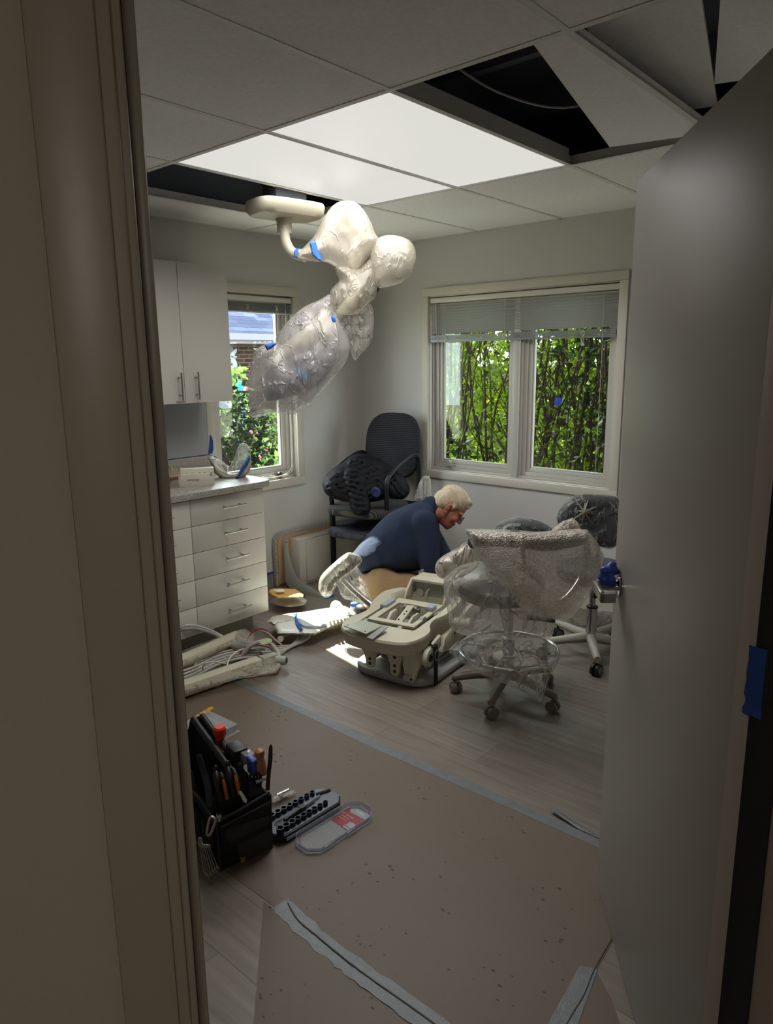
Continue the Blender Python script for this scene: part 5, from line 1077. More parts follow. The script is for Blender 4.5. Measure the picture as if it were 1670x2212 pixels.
# delivery head
t = thing('delivery_unit', 'white dental delivery unit with blue tape lying on the floor in the sun patch', 'dental unit', PX(670, 1370, 'z', 0))
W_ = dpz(.07)
mb = inflate([(578, 1341), (590, 1331), (625, 1325), (655, 1322), (690, 1316), (718, 1312), (740, 1322), (752, 1334), (740, 1346), (700, 1362), (680, 1372), (600, 1370), (590, 1352)], W_, .07, R=16, res=4, Tb=.06, rnd=0, seed=64); mb.build('body', m_white, t, smooth=True)
mb = inflate([(575, 1343), (592, 1330), (640, 1325), (652, 1324), (645, 1340), (610, 1348), (590, 1351)], lambda u, v: W_(u, v)-.03, .055, R=9, res=4, rnd=0, seed=65); mb.build('top_cover', m_cream, t, smooth=True)
mb = inflate([(640, 1325), (664, 1324), (672, 1333), (690, 1329), (708, 1341), (705, 1352), (680, 1358), (655, 1356), (643, 1345)], lambda u, v: W_(u, v)-.075, .04, R=9, res=4, rnd=0, seed=66); mb.build('control_pod', mat('light blue grey shell', 'b5bbc0', .4), t, smooth=True)
mb = inflate([(636, 1325), (643, 1325), (643, 1340), (650, 1352), (655, 1360), (648, 1362), (638, 1348)], lambda u, v: W_(u, v)-.085, .03, R=3, res=3, rnd=0, seed=67); mb.build('tape_band', m_blue, t, smooth=True)
mb = inflate([(714, 1312), (716, 1302), (724, 1297), (734, 1300), (742, 1312), (752, 1326), (748, 1334), (738, 1326), (728, 1312), (722, 1318)], lambda u, v: W_(u, v), .03, R=5, res=3, seed=68); mb.build('grip', m_white, t, smooth=True)
for k in range(6):
    u = 712 + k*8; mb = MB(); mb.tube([PX(u, 1340 - k*1.5, 'z', .12), PX(u+2, 1352 - k*2, 'z', .07), PX(u-8, 1362 - k*2.5, 'z', .03)], .008, 8, sm=4); mb.build('tool_holder', m_white, t, smooth=True)
mb = MB(); mb.tube([PX(600, 1381, 'z', .03), PX(612, 1376, 'z', .04), PX(622, 1368, 'z', .05), PX(640, 1366, 'z', .05)], .012, 8, sm=4); mb.cyl(PX(606, 1380, 'z', .03), PX(606, 1380, 'z', .05), .018, n=16); mb.build('hinge_arm', m_equip, t, smooth=True)
mb = MB(); mb.box(PX(770, 1322, 'z', .04), (.22, .035, .012), rz=.9); tag(mb.build('metal_bar', mat('pink tinted steel', 'b8a9a2', .4, .3)), 'pale flat metal bar beyond the right end of the delivery unit', 'bar')
t = thing('screw_jar', 'small clear jar with blue lid on the floor left of the khaki knees', 'jar', PX(766, 1325, 'z', 0)); c = PX(766, 1330, 'z', 0)
mb = MB(); mb.lathe([(.026, 0), (.028, .01), (.028, .06), (.022, .068)], c, (0, 0, 1), 20); mb.build('glass', f_bag, t, smooth=True); mb = MB(); mb.lathe([(.024, .068), (.025, .07), (.025, .085), (.022, .088)], c, (0, 0, 1), 20); mb.build('lid', m_blue, t, smooth=True)
mb = MB()
for k in range(8): mb.cyl(c + V(.012*math.cos(k), .012*math.sin(k*1.7), .004 + k*.004), c + V(.012*math.cos(k+2), -.012*math.sin(k), .010 + k*.004), .002, n=6)
mb.build('screws', m_steel, t)['kind'] = 'stuff'
t = thing('cable_roll', 'roll of tan and white tape by the person\'s knee', 'roll', PX(792, 1335, 'z', 0)); c = PX(790, 1328, 'z', .045)
for k, (r_, m_) in enumerate(((.055, m_box), (.043, mat('tan roll', 'b48a5e', .6)), (.03, m_hose))):
    mb = MB(); mb.tube([c + V(.35*math.cos(a)*r_, -.2*math.cos(a)*r_ + .0, math.sin(a)*r_) + V(.6, -.6, 0)*.01*k for a in [q*math.pi/12 for q in range(24)]], .010, 8, closed=True); mb.build('winding', m_, t, smooth=True)
# wrapped bars
t = thing('wrapped_square_bar', 'square beige bar in clear plastic nearest the brown floor paper', 'wrapped bar', PX(480, 1470, 'z', 0))
a = PX(360, 1500, 'z', .045); b_ = PX(560, 1432, 'z', .045); d = (b_-a).normalized(); n_ = V(-d.y, d.x, 0)
mb = MB(); mb.prism([a - n_*.032 - V(0, 0, .032), a + n_*.032 - V(0, 0, .032), a + n_*.032 + V(0, 0, .032), a - n_*.032 + V(0, 0, .032)], (b_-a).length, d); mb.build('bar', m_equip, t, bev=.006)
mb = MB(); c = b_ + d*.02; mb.box(c + d*.04, (.09, .05, .055), R=Matrix((d, n_, V(0, 0, 1))).transposed()); mb.cyl(c + d*.06 + n_*-.03, c + d*.10 - n_*.075, .024, n=20); mb.build('end_clamp', m_equip2, t, bev=.004)
mb = MB(); mb.cyl(c + d*.10 - n_*.0755, c + d*.102 - n_*.078, .016, n=16); mb.build('clamp_hole', m_black, t)
mb = inflate([(372, 1498), (372, 1470), (420, 1458), (480, 1442), (530, 1424), (565, 1412), (590, 1420), (602, 1440), (596, 1452), (575, 1458), (530, 1464), (470, 1478), (410, 1494), (384, 1503)], dpz(.05), .05, R=13, res=4, Tb=.045, wr=.006, wf=12, seed=71); mb.build('plastic', f_tight, t, smooth=True)
t = thing('wrapped_tube', 'thick round tube in clear plastic along the cabinet toe kick', 'wrapped tube', PX(450, 1420, 'z', 0))
a = PX(345, 1452, 'z', .05); b_ = PX(512, 1378, 'z', .055); mb = MB(); mb.cyl(a, b_, .042, n=24); mb.build('tube', m_cream, t, smooth=True)
mb = inflate([(365, 1460), (370, 1420), (420, 1395), (470, 1376), (500, 1366), (522, 1362), (530, 1372), (520, 1388), (480, 1402), (430, 1422), (390, 1444)], dpz(.055), .055, R=14, res=4, Tb=.045, wr=.006, wf=12, seed=72); mb.build('plastic', f_tight, t, smooth=True)
mb = inflate([(508, 1368), (518, 1360), (532, 1359), (545, 1372), (548, 1388), (530, 1392), (512, 1386)], dpz(.09), .04, R=14, res=3.5, wr=.010, wf=10, seed=73); tag(mb.build('plastic_bag', f_bag, smooth=True), 'small crumpled plastic bag at the end of the wrapped round tube', 'bag')
mb = MB(); mb.tube([PX(495, 1378, 'z', .05), PX(503, 1390, 'z', .05), PX(520, 1398, 'z', .05), PX(545, 1398, 'z', .045), PX(570, 1395, 'z', .04)], .028, 14, sm=5); tag(mb.build('bent_pipe', m_hose, smooth=True), 'thick bent grey pipe end lying among the hoses', 'pipe')
# hoses
def hose(pts, r, m, label, name='hose', group=None):
    mb = MB(); mb.tube([PX(u, v, 'z', z) for u, v, z in pts], r, 8, sm=7); return tag(mb.build(name, m, smooth=True), label, 'hose', group)
g_ = 'grey supply hoses on the floor'
for k in range(5):
    o = k*5
    hose([(672 - k*6, 1366, .05), (664 - k*6, 1380 + o*.2, .03), (640 - k*5, 1392 + o*.5, .015), (600, 1397 + o*.9, .012 + .008*(k % 2)), (560, 1399 + o, .02), (520, 1402 + o, .03), (470, 1412 + o*1.2, .03), (420, 1434 + o*1.4, .03), (370, 1450 + o*1.6, .02)], .0075, m_hose, ('nearest', 'second nearest', 'middle', 'second farthest', 'farthest')[4-k] + ' of five parallel grey hoses from the delivery unit', group=g_)
hose([(520, 1402, .02), (470, 1370, .10), (430, 1354, .16), (400, 1352, .18), (378, 1362, .16), (374, 1384, .12), (385, 1408, .07), (410, 1430, .03), (440, 1445, .02)], .010, m_hose, 'big grey hose looping up in front of the bottom drawer')
hose([(524, 1408, .02), (475, 1376, .09), (432, 1360, .15), (404, 1358, .17), (384, 1367, .15), (380, 1388, .11), (392, 1412, .06), (414, 1430, .03)], .008, m_eqgrey, 'second darker hose inside the big loop by the drawers')
hose([(520, 1420, .02), (540, 1396, .08), (565, 1386, .10), (585, 1392, .09), (600, 1410, .06), (602, 1435, .03), (590, 1452, .01)], .012, m_hose, 'thick grey hose arching over the end of the wrapped square bar')
hose([(528, 1396, .05), (540, 1372, .10), (558, 1359, .13), (575, 1362, .12), (592, 1378, .07), (606, 1390, .03)], .0045, m_red, 'thin dark red hose arching highest beside the white one')
hose([(532, 1398, .05), (545, 1373, .09), (560, 1362, .12), (577, 1366, .11), (594, 1382, .06), (609, 1393, .03)], .0045, m_cord, 'thin white hose following the highest red arch', name='hose')
hose([(505, 1425, .02), (530, 1404, .05), (555, 1394, .07), (580, 1398, .06), (592, 1412, .04), (594, 1430, .02), (585, 1440, .01)], .0045, m_red, 'dark red hose in a low arch over the wrapped square bar')
hose([(594, 1442, .01), (602, 1448, .008), (596, 1455, .008), (572, 1456, .006), (555, 1460, .006)], .004, m_red, 'short loop of red hose around the end clamp of the square bar')
hose([(490, 1440, .02), (498, 1420, .05), (520, 1404, .06), (550, 1402, .05), (568, 1410, .03)], .0045, m_cord, 'thin white hose in a small arch above the square bar')
hose([(437, 1450, .03), (442, 1434, .08), (465, 1430, .08), (488, 1434, .05)], .004, m_cord, 'short white cable bump standing on the wrapped square bar')
hose([(520, 1462, .006), (545, 1462, .006), (575, 1452, .006)], .004, m_cord, 'short white hose lying on the floor before the square bar', )
hose([(450, 1482, .006), (470, 1482, .006), (486, 1472, .006)], .004, m_cord, 'white hose end peeking out below the wrapped square bar')
mb = inflate([(560, 1383), (580, 1378), (588, 1384), (580, 1390), (562, 1390)], dpz(.12), .012, R=4, res=3, seed=75); tag(mb.build('hose_tag', mat('pale green tag', 'a5b080', .5), smooth=True), 'pale green tag tied on the grey hoses', 'tag')
# ================================================================ ON THE COUNTER
Z = .9125
t = thing('white_carton', 'small flat white carton leaning against the larger one on the counter', 'box', (.47, -1.9, Z))
a = V(.424, -1.974, Z); e = V(.526, .85, 0); n_ = V(-.85, .526, 0)
R3 = Matrix((-e, V(0, 0, -1), -n_*1.0)).transposed()
mb = MB(); mb.prism([a, a + e*.172, a + e*.172 + n_*.022, a + n_*.022], .072); cb = mb.build('carton', m_box, t, bev=.001)
text('Aocsion', 'print', .020, m_ink, t, a + e*.080 - n_*.0007 + V(0, 0, .036), R3)
t = thing('white_carton', 'larger white carton behind the small one on the counter', 'box', (.46, -1.87, Z))
a2 = a + e*.012 + n_*.024; mb = MB(); mb.prism([a2, a2 + e*.185, a2 + e*.185 + n_*.05, a2 + n_*.05], .098); mb.build('carton', m_box, t, bev=.001)
text('NOCTDON', 'print', .034, m_ink, t, a2 + e*.085 - n_*.0007 + V(0, 0, .064), R3)
R4 = Matrix((V(0, 0, 1), n_, e)).transposed()
text('MODEL', 'side_print', .014, m_ink, t, a2 + e*.1857 + n_*.026 + V(0, 0, .05), R4)
mb = MB(); mb.bb((.03, -2.5, Z), (.17, -1.62, Z+.028)); tag(mb.build('wood_plank', m_wood, bev=.002), 'long walnut plank lying along the backsplash', 'plank')
mb = MB(); mb.prism([V(.20, -2.45, Z), V(.47, -2.42, Z), V(.40, -2.06, Z), V(.16, -2.08, Z)], .045); tag(mb.build('wood_plank', m_wood, bev=.003), 'thick walnut board at the left end of the visible counter', 'plank')
mb = MB(); mb.box((.16, -1.56, Z+.028), (.02, .16, .05), rz=.5); tag(mb.build('wood_block', m_wood, bev=.002), 'short dark wood block behind the wrapped curved shell', 'block')
t = thing('bagged_tubing', 'clear bag with yellow tubing on the thick walnut board', 'bag', (.3, -2.15, Z+.045))
mb = inflate([(340, 1012), (360, 1006), (380, 1010), (388, 1018), (392, 1026), (375, 1030), (340, 1034)], dpz(Z+.07), .05, R=12, res=3.5, wr=.008, wf=10, seed=81, Tb=.02); mb.build('bag', f_tight, t, smooth=True)
mb = MB(); mb.tube([PX(330, 1008, 'z', Z+.09), PX(350, 1004, 'z', Z+.09), PX(368, 1009, 'z', Z+.09), PX(372, 1016, 'z', Z+.09)], .005, 8, sm=5); mb.build('yellow_tube', mat('pale yellow tubing', 'b9ac62', .5), t, smooth=True)
t = thing('wrapped_shell', 'curved cream shell wrapped in plastic and blue tape on the counter corner', 'wrapped part', (.38, -1.56, Z))
Ds = lambda u, v: 4.36 + (u-500)*.0004
mb = inflate([(452, 992), (459, 988), (464, 998), (476, 1012), (495, 1022), (515, 1020), (528, 1006), (532, 990), (536, 976), (541, 984), (543, 1003), (538, 1020), (526, 1032), (507, 1037), (484, 1036), (468, 1026), (458, 1010)], Ds, .045, R=9, res=3, seed=82); mb.build('shell', m_cream, t, smooth=True)
mb = inflate([(448, 990), (458, 985), (478, 994), (495, 1006), (505, 990), (512, 970), (522, 957), (534, 960), (542, 975), (540, 1000), (522, 1016), (500, 1028), (482, 1018), (462, 1004)], lambda u, v: Ds(u, v)-.03, .05, R=16, res=3.5, wr=.012, wf=12, seed=83); mb.build('plastic', f_thin, t, smooth=True)
mb = inflate([(539, 983), (542, 989), (533, 1005), (522, 1022), (513, 1036), (508, 1034), (520, 1012), (531, 992)], lambda u, v: Ds(u, v)-.06, .02, R=3, res=3, rnd=0, seed=84); mb.build('tape_band', m_blue, t, smooth=True)
mb = inflate([(463, 984), (469, 988), (464, 994), (460, 992)], lambda u, v: Ds(u, v)-.03, .01, R=3, res=3, rnd=0, seed=85); mb.build('tape_end', m_blue, t, smooth=True)
# ================================================================ TOOLS ON THE PAPER
ZP = .0016
A_ = V(2.178, -3.040, ZP); B_ = V(2.216, -2.862, ZP); ex = (B_-A_).normalized(); ey = V(-ex.y, ex.x, 0); WB_ = (B_-A_).length; LB_ = .34
def tb(x, y, z): return A_ + ex*x + ey*y + V(0, 0, z)
t = thing('tool_bag', 'black nylon open tool bag with raised carry handle, packed with hand tools', 'tool bag', tb(WB_/2, LB_/2, 0))
RB = Matrix((ex, ey, V(0, 0, 1))).transposed()
mb = MB()
def wallp(P, th, up): mb.prism(P, th, up)
wallp([tb(0, 0, 0), tb(WB_, 0, 0), tb(WB_+.004, 0, .205), tb(-.004, 0, .175)], .008, ey); wallp([tb(0, LB_, 0), tb(WB_, LB_, 0), tb(WB_, LB_, .2), tb(0, LB_, .2)], .008, -ey)
wallp([tb(0, 0, 0), tb(0, LB_, 0), tb(0, LB_, .2), tb(0, 0, .175)], .008, ex); wallp([tb(WB_, 0, 0), tb(WB_, LB_, 0), tb(WB_, LB_, .2), tb(WB_, 0, .205)], .008, -ex)
mb.box(tb(WB_/2, LB_/2, .006), (WB_, LB_, .012), R=RB); mb.build('bag_body', m_bfab, t, bev=.003)
mb = MB(); mb.prism([tb(.01, -.008, .075), tb(WB_-.004, -.008, .085), tb(WB_-.002, -.008, .185), tb(.0, -.008, .165)], .012, ey*-1); o = mb.build('front_pocket', m_bfab, t, bev=.005)
mb = MB(); mb.prism([tb(.03, -.021, .10), tb(WB_-.01, -.021, .115), tb(WB_-.012, -.021, .14), tb(.02, -.021, .155), tb(.01, -.021, .13)], .002, ey*-1); mb.build('pocket_flap', m_bedge, o)
mb = MB(); mb.prism([tb(.06, -.010, .006), tb(WB_-.006, -.010, .012), tb(WB_-.004, -.010, .082), tb(.055, -.010, .078)], .004, ey*-1); mb.build('worn_panel', m_bedge, t, bev=.001)
mb = MB(); mb.prism([tb(.063, -.0145, .007), tb(.078, -.0145, .008), tb(.078, -.0145, .024), tb(.063, -.0145, .026)], .001, ey*-1); mb.build('yellow_patch', mat('faded yellow patch', '8f7430', .7), t)
mb = MB(); mb.tube([tb(-.006, 0, .178), tb(.06, -.004, .186), tb(WB_, -.002, .208)], .005, 8); mb.tube([tb(-.006, 0, .178), tb(-.006, .15, .19), tb(-.004, LB_, .2)], .005, 8); mb.tube([tb(0, 0, .0), tb(-.004, -.002, .18)], .004, 8); mb.tube([tb(WB_, 0, .0), tb(WB_+.003, -.002, .2)], .004, 8); mb.build('piping', m_bedge, t, smooth=True)
# two end flaps that carry the handle tubes
for y, hgt, w0 in ((.045, .325, .085), (LB_-.02, .375, .10)):
    mb = MB(); c0 = WB_*.46
    mb.prism([tb(c0-w0, y, .16), tb(c0+w0, y, .16), tb(c0+w0*.8, y, .22), tb(c0+.036, y, hgt-.03), tb(c0+.028, y, hgt), tb(c0-.028, y, hgt), tb(c0-.036, y, hgt-.03), tb(c0-w0*.8, y, .24)], .012, ey); mb.build('handle_flap', m_bfab, t, bev=.005)
for s in (-1, 1):
    mb = MB(); x = WB_*.46 + s*.016; mb.tube([tb(x, .03, .315), tb(x, .10, .328), tb(x, .26, .355), tb(x, LB_-.01, .370)], .012, 12, sm=4); mb.build('handle_tube', m_black, t, smooth=True)
mb = MB(); mb.prism([tb(-.004, .16, .18), tb(-.004, LB_, .2), tb(-.004, LB_, .28), tb(.0, .20, .25)], .006, ex); mb.tube([tb(-.002, .05, .20), tb(.02, .12, .245), tb(.05, .26, .27)], .012, 8, sm=4, sq=.3); mb.build('shoulder_strap', m_bfab, t, bev=.002)
for k, (y, h_) in enumerate(((.07, .14), (.16, .15), (.25, .15))):
    mb = MB(); mb.prism([tb(-.016, y-.04, .03), tb(-.016, y+.035, .03), tb(-.018, y+.035, h_), tb(-.018, y-.04, h_-.01)], .016, ex); mb.build('side_pocket', m_bfab, t, bev=.006)
def PB(u, v, D): return PD(u, v, D)
def tool(name, label, cat, parts, group=None):
    o = None; first = parts[0]; t_ = thing(name, label, cat, first[0].v[0], 0, group)
    for mbx, nm, m_ in parts: mbx.build(nm, m_, t_, smooth=True)
    return t_
DB = 2.30
mb = MB(); mb.tube([PB(472, 1632, DB+.12), PB(474, 1605, DB+.12), PB(475, 1586, DB+.12)], [.013, .014, .019], 14, sm=3); mb.lathe([(.019, 0), (.022, .008), (.0215, .026), (.016, .032)], PB(475, 1588, DB+.12), (0, 0, 1), 20)
tool('flashlight', 'red-orange flashlight standing in the tool bag', 'flashlight', [(mb, 'casing', m_orange)])
mb = MB(); q = PB(567, 1672, DB-.02); mb.lathe([(.014, 0), (.016, .012), (.0165, .04), (.012, .052), (.0125, .060), (.0165, .070), (.0155, .082), (.009, .087)], q, (-.06, -.06, 1), 22)
tool('wooden_handled_tool', 'turned tan wooden handle sticking up at the right of the tool bag', 'tool', [(mb, 'handle', m_knob)])
mb = MB(); mb.prism([PB(573, 1708, DB-.06), PB(583, 1708, DB-.06), PB(585, 1670, DB-.06), PB(589, 1640, DB-.06), PB(589, 1612, DB-.06), PB(585, 1606, DB-.06), PB(581, 1612, DB-.06), PB(578, 1650, DB-.06), PB(575, 1680, DB-.06)], .014, ray(580, 1650)); tag(mb.build('saw_handle', m_black, bev=.003), 'tall narrow black handle at the right edge of the tool bag', 'tool')
for k, (u, v, lab) in enumerate(((478, 1700, 'left pair of black pliers with orange grips hanging in the front of the tool bag'), (504, 1690, 'right pair of black pliers with orange grips hanging in the front of the tool bag'))):
    mb = MB(); mb.tube([PB(u-12, v-34, DB-.05), PB(u-8, v-10, DB-.07), PB(u+3, v+28, DB-.06)], [.008, .011, .009], 10, sm=4); m2 = MB(); m2.tube([PB(u+4, v-16, DB-.080), PB(u+8, v+2, DB-.085), PB(u+13, v+26, DB-.078)], [.004, .0055, .0045], 8, sm=4); m3 = MB(); m3.ell(PB(u-12, v-40, DB-.05), (.008, .008, .012), 12, 8)
    m4 = MB(); m4.tube([PB(u-2, v-30, DB-.05), PB(u+8, v-6, DB-.068), PB(u+13, v+26, DB-.062)], [.007, .010, .008], 10, sm=4)
    tool('pliers', lab, 'pliers', [(mb, 'grip', m_black), (m4, 'grip', m_black), (m2, 'grip_inlay', m_orange2), (m3, 'jaw', m_dmetal)])
mb = MB(); mb.prism([PB(515, 1710, DB-.09), PB(521, 1708, DB-.09), PB(534, 1728, DB-.085), PB(532, 1736, DB-.085), PB(526, 1732, DB-.088)], .006, ray(520, 1720)); tag(mb.build('putty_knife', m_box, bev=.001), 'small off-white tool tip poking out in front of the pliers', 'tool')
mb = MB(); mb.box(PB(535, 1640, DB+.02), (.035, .045, .05), R=RB); tag(mb.build('bit_case', m_lidedge, bev=.004), 'clear bit case with shiny lid standing in the tool bag', 'case')
mb = MB(); mb.box(PB(545, 1655, DB-.02), (.02, .045, .055), R=RB); tag(mb.build('blue_case', m_bluef, bev=.006), 'dark blue plastic case between the clear case and wooden handle', 'case')
mb = MB(); mb.box(PB(512, 1628, DB+.05), (.05, .07, .06), R=RB); tag(mb.build('black_case', m_black, bev=.006), 'black case with chrome corner behind the near handle flap', 'case')
mb = MB(); mb.box(PB(505, 1618, DB+.03), (.012, .03, .004), R=RB); tag(mb.build('chrome_clip', m_chrome), 'chrome clip on top of the black case', 'clip')
t2 = thing('hex_key_set', 'bunch of black hex keys with pale band at the right front of the tool bag', 'hex keys', PB(548, 1690, DB-.03)); rg = random.Random(8)
mb = MB(); mb.box(PB(548, 1698, DB-.03), (.045, .03, .05), R=RB); mb.build('holder', m_black, t2, bev=.004)
for k in range(16):
    mb = MB(); p = PB(535 + (k % 5)*7 + rg.uniform(-2, 2), 1672 + (k // 5)*7 + rg.uniform(-2, 2), DB-.035 - .006*(k//5)); mb.cyl(p - V(0, 0, .02), p + V(rg.uniform(-.004, .004), 0, .008), rg.uniform(.002, .0032), n=6); mb.build('hex_key', m_socket, t2)
mb = MB(); mb.prism([PB(552, 1686, DB-.065), PB(573, 1680, DB-.065), PB(574, 1686, DB-.065), PB(554, 1693, DB-.065)], .002, ray(560, 1686)); mb.build('band', m_greylab, t2)
# ring of wrenches
t2 = thing('wrench_ring', 'ring of small steel wrenches clipped to the near corner of the tool bag', 'wrench set', PB(445, 1850, 2.15))
mb = MB(); mb.tube([PB(455, 1765, 2.17), PB(450, 1780, 2.165), PB(447, 1800, 2.16), PB(452, 1805, 2.16), PB(460, 1790, 2.165), PB(465, 1770, 2.17)], .004, 8, closed=True, sm=4); mb.build('carabiner', m_steel, t2, smooth=True)
mb = MB(); mb.tube([PB(446 + 12*math.cos(a), 1819 + 17*math.sin(a), 2.16) for a in [k*math.pi/10 for k in range(20)]], .0016, 6, closed=True); mb.build('split_ring', m_dmetal, t2, smooth=True)
for k in range(7):
    u0, v0 = 430 + k*3.6, 1828 - (k < 3)*2*(3-k); u1, v1 = 440 + k*5, 1892 - abs(k-2)*5; mb = MB(); p, q = PB(u0, v0, 2.155 - k*.001), PB(u1, v1, 2.15 + .002*k)
    mb.tube([p, (p+q)/2, q], .0013, 6); mb.tube([p + V(.006*math.cos(a), 0, .006*math.sin(a)) for a in [j*math.pi/5 for j in range(10)]], .0013, 6, closed=True); mb.tube([q + V(-.004, 0, -.008), q + V(-.004, 0, 0), q + V(.0, 0, .002), q + V(.004, 0, -.002), q + V(.004, 0, -.008)], .0014, 6); mb.build('wrench', m_steel, t2, smooth=True)
for k in range(5):
    mb = MB(); p = PB(432 + k*.6, 1812 + k*4, 2.155); mb.tube([p + V(.005*math.cos(a), .003*math.cos(a), .004*math.sin(a)) for a in [j*math.pi/5 for j in range(10)]], .0022, 6, closed=True); mb.build('wrench_eye', m_steel, t2, smooth=True)
mb = MB(); p = PB(473, 1766, 2.165); mb.cyl(p, p + V(0, 0, .012), .007, n=14); mb.cyl(p - V(0, 0, .012), p, .004, n=12); tag(mb.build('socket_bit', m_chrome, smooth=True), 'small chrome socket clipped on the corner of the tool bag', 'socket')
# ---- socket case
t = thing('socket_case', 'grey open socket set case lying on the paper beside the tool bag', 'tool case', PX(660, 1760, 'z', ZP))
c0 = PX(600, 1812, 'z', ZP); c1_ = PX(733, 1748, 'z', ZP)
ca = V(2.238, -2.800, 0); ua = (V(2.248, -2.555, 0) - ca).normalized(); va = V(-ua.y, ua.x, 0)
def cs(x, y, z): return V(ca.x, ca.y, ZP) + ua*x + va*y + V(0, 0, z)     # x along the case, y away
CL_, CW_ = .300, .120
def octo(x0, x1, y0, y1, ch, z, f=cs): return [f(x0+ch, y0, z), f(x1-ch, y0, z), f(x1, y0+ch, z), f(x1, y1-ch, z), f(x1-ch, y1, z), f(x0+ch, y1, z), f(x0, y1-ch, z), f(x0, y0+ch, z)]
X0, X1, Y0, Y1 = -.045, .262, -.0, .125
mb = MB(); mb.prism(octo(X0, X1, Y0, Y1, .030, 0), .030); mb.build('case_base', m_black, t, bev=.003)
mb = MB(); mb.prism(octo(X0+.004, X1-.004, Y0+.004, Y1-.004, .029, .0301), .004); o = mb.build('tray', m_case, t, bev=.001)
mb = MB(); mb.prism([cs(X0+.03, -.002, .012), cs(X1-.03, -.002, .012), cs(X1-.03, -.002, .022), cs(X0+.03, -.002, .022)], .003, va*-1); mb.build('hinge_edge', m_lidedge, t)
mb = MB(); mb.prism([cs(X0+.05, .045, .0345), cs(X0+.12, .052, .0345), cs(X0+.21, .060, .0345), cs(X0+.21, .075, .0345), cs(X0+.12, .072, .0345), cs(X0+.045, .08, .0345), cs(X0+.03, .065, .0345)], .0012); mb.build('tray_recess', m_dmetal, o)
def socket(x, y, r, h, lab, s=[None]):
    p = cs(x, y, .034); mb = MB(); mb.lathe([(r*.94, 0), (r, h*.4), (r, h), (r*.72, h), (r*.70, h*.5), (.0005, h*.5)], p, (0, 0, 1), 20); return tag(mb.build('socket', m_socket, smooth=True), lab, 'socket', 'black sockets in the socket case')
n_ = 9; ORD = ('first', 'second', 'third', 'fourth', 'fifth', 'sixth', 'seventh', 'eighth', 'ninth')
for k in range(n_):
    socket(-.022 + k*.0255, .022 + .0, .0138 - k*.0006, .020 - k*.0005, ORD[k] + ' black socket from the tool bag end, near row of the case')
for k in range(n_):
    socket(-.022 + k*.0265, .103, .0138 - k*.0006, .020 - k*.0005, ORD[k] + ' black socket from the tool bag end, far row of the case')
for o_ in list(COL.objects):
    if o_.name.startswith('socket') and o_.get('group'): o_['group'] = 'black sockets, near row' if 'near row' in o_['label'] else 'black sockets, far row'
mb = MB(); mb.tube([cs(.02, .052, .044), cs(.10, .062, .044)], .007, 10); mb.box(cs(.11, .063, .044), (.022, .02, .014), R=Matrix((ua, va, V(0, 0, 1))).transposed()); m2 = MB(); m2.tube([cs(.11, .063, .044), cs(.20, .074, .042)], [.005, .0055, .004], 10)
tool('ratchet_handle', 'black ratchet handle lying in the middle of the socket case', 'ratchet', [(mb, 'head', m_black), (m2, 'handle', m_case)])
mb = MB(); 
for k in range(6): mb.cyl(cs(.205 + k*.009, .092 - k*.003, .036), cs(.205 + k*.009, .092 - k*.003, .044), .0034, n=8)
mb.box(cs(.228, .085, .038), (.055, .012, .006), R=Matrix.Rotation(math.atan2(ua.y, ua.x)-.3, 3, 'Z')); tag(mb.build('bit_strip', m_black), 'strip of black screwdriver bits at the far end of the socket case', 'bits')
# bagged deep sockets
t = thing('bagged_sockets', 'steel deep sockets in a small clear bag behind the socket case', 'sockets', PX(610, 1720, 'z', ZP))
for k in range(3):
    mb = MB(); a = PX(592 + k*3, 1727 - k*4, 'z', .012 + .004*k); b_ = PX(618 + k*3, 1713 - k*3, 'z', .012 + .004*k); mb.cyl(a, b_, .008, n=16); mb.build('deep_socket', m_steel, t, smooth=True)
mb = inflate([(586, 1722), (592, 1714), (612, 1708), (630, 1704), (640, 1710), (632, 1718), (615, 1724), (600, 1732), (588, 1734)], dpz(.014), .02, R=9, res=3, wr=.004, wf=9, seed=91, Tb=.012); mb.build('bag', f_bag, t, smooth=True)
# clear lid
t = thing('case_lid', 'clear plastic case lid with red and grey label in front of the socket case', 'lid', PX(720, 1800, 'z', ZP))
la = V(2.246, -2.775, 0); lb = V(2.262, -2.500, 0); ul = (lb-la).normalized(); vl = V(ul.y, -ul.x, 0)
def ls(x, y, z): return V(la.x, la.y, ZP) + ul*x + vl*y + V(0, 0, z)
la = PX(626, 1812, 'z', ZP)
X0, X1, Y0, Y1 = -.012, .295, .012, .135
def lo(x0, x1, y0, y1, ch, z): return octo(x0, x1, y0, y1, ch, z, ls)
mb = MB(); mb.ring(lo(X0, X1, Y0, Y1, .034, 0), lo(X0+.002, X1-.002, Y0+.002, Y1-.002, .033, 0), .022); mb.ring(lo(X0, X1, Y0, Y1, .034, .0), lo(X0+.006, X1-.006, Y0+.006, Y1-.006, .032, .0), .002); mb.build('lid_rim', m_lidedge, t)
mb = MB(); mb.prism(lo(X0+.014, X1-.014, Y0+.012, Y1-.012, .030, .0005), .0014); mb.build('lid_panel', m_lid, t)
mb = MB(); mb.ring(lo(X0+.014, X1-.014, Y0+.012, Y1-.012, .030, .001), lo(X0+.017, X1-.017, Y0+.015, Y1-.015, .029, .001), .008); mb.build('raised_rim', m_lidedge, t)
mb = MB(); P = [ls(.165, Y0+.014, .0022), ls(.250, Y0+.014, .0022), ls(.277, Y0+.04, .0022), ls(.277, Y1-.04, .0022), ls(.262, Y1-.016, .0022), ls(.165, Y1-.016, .0022)]; mb.prism(P, .0005); o = mb.build('red_label', m_redlab, t)
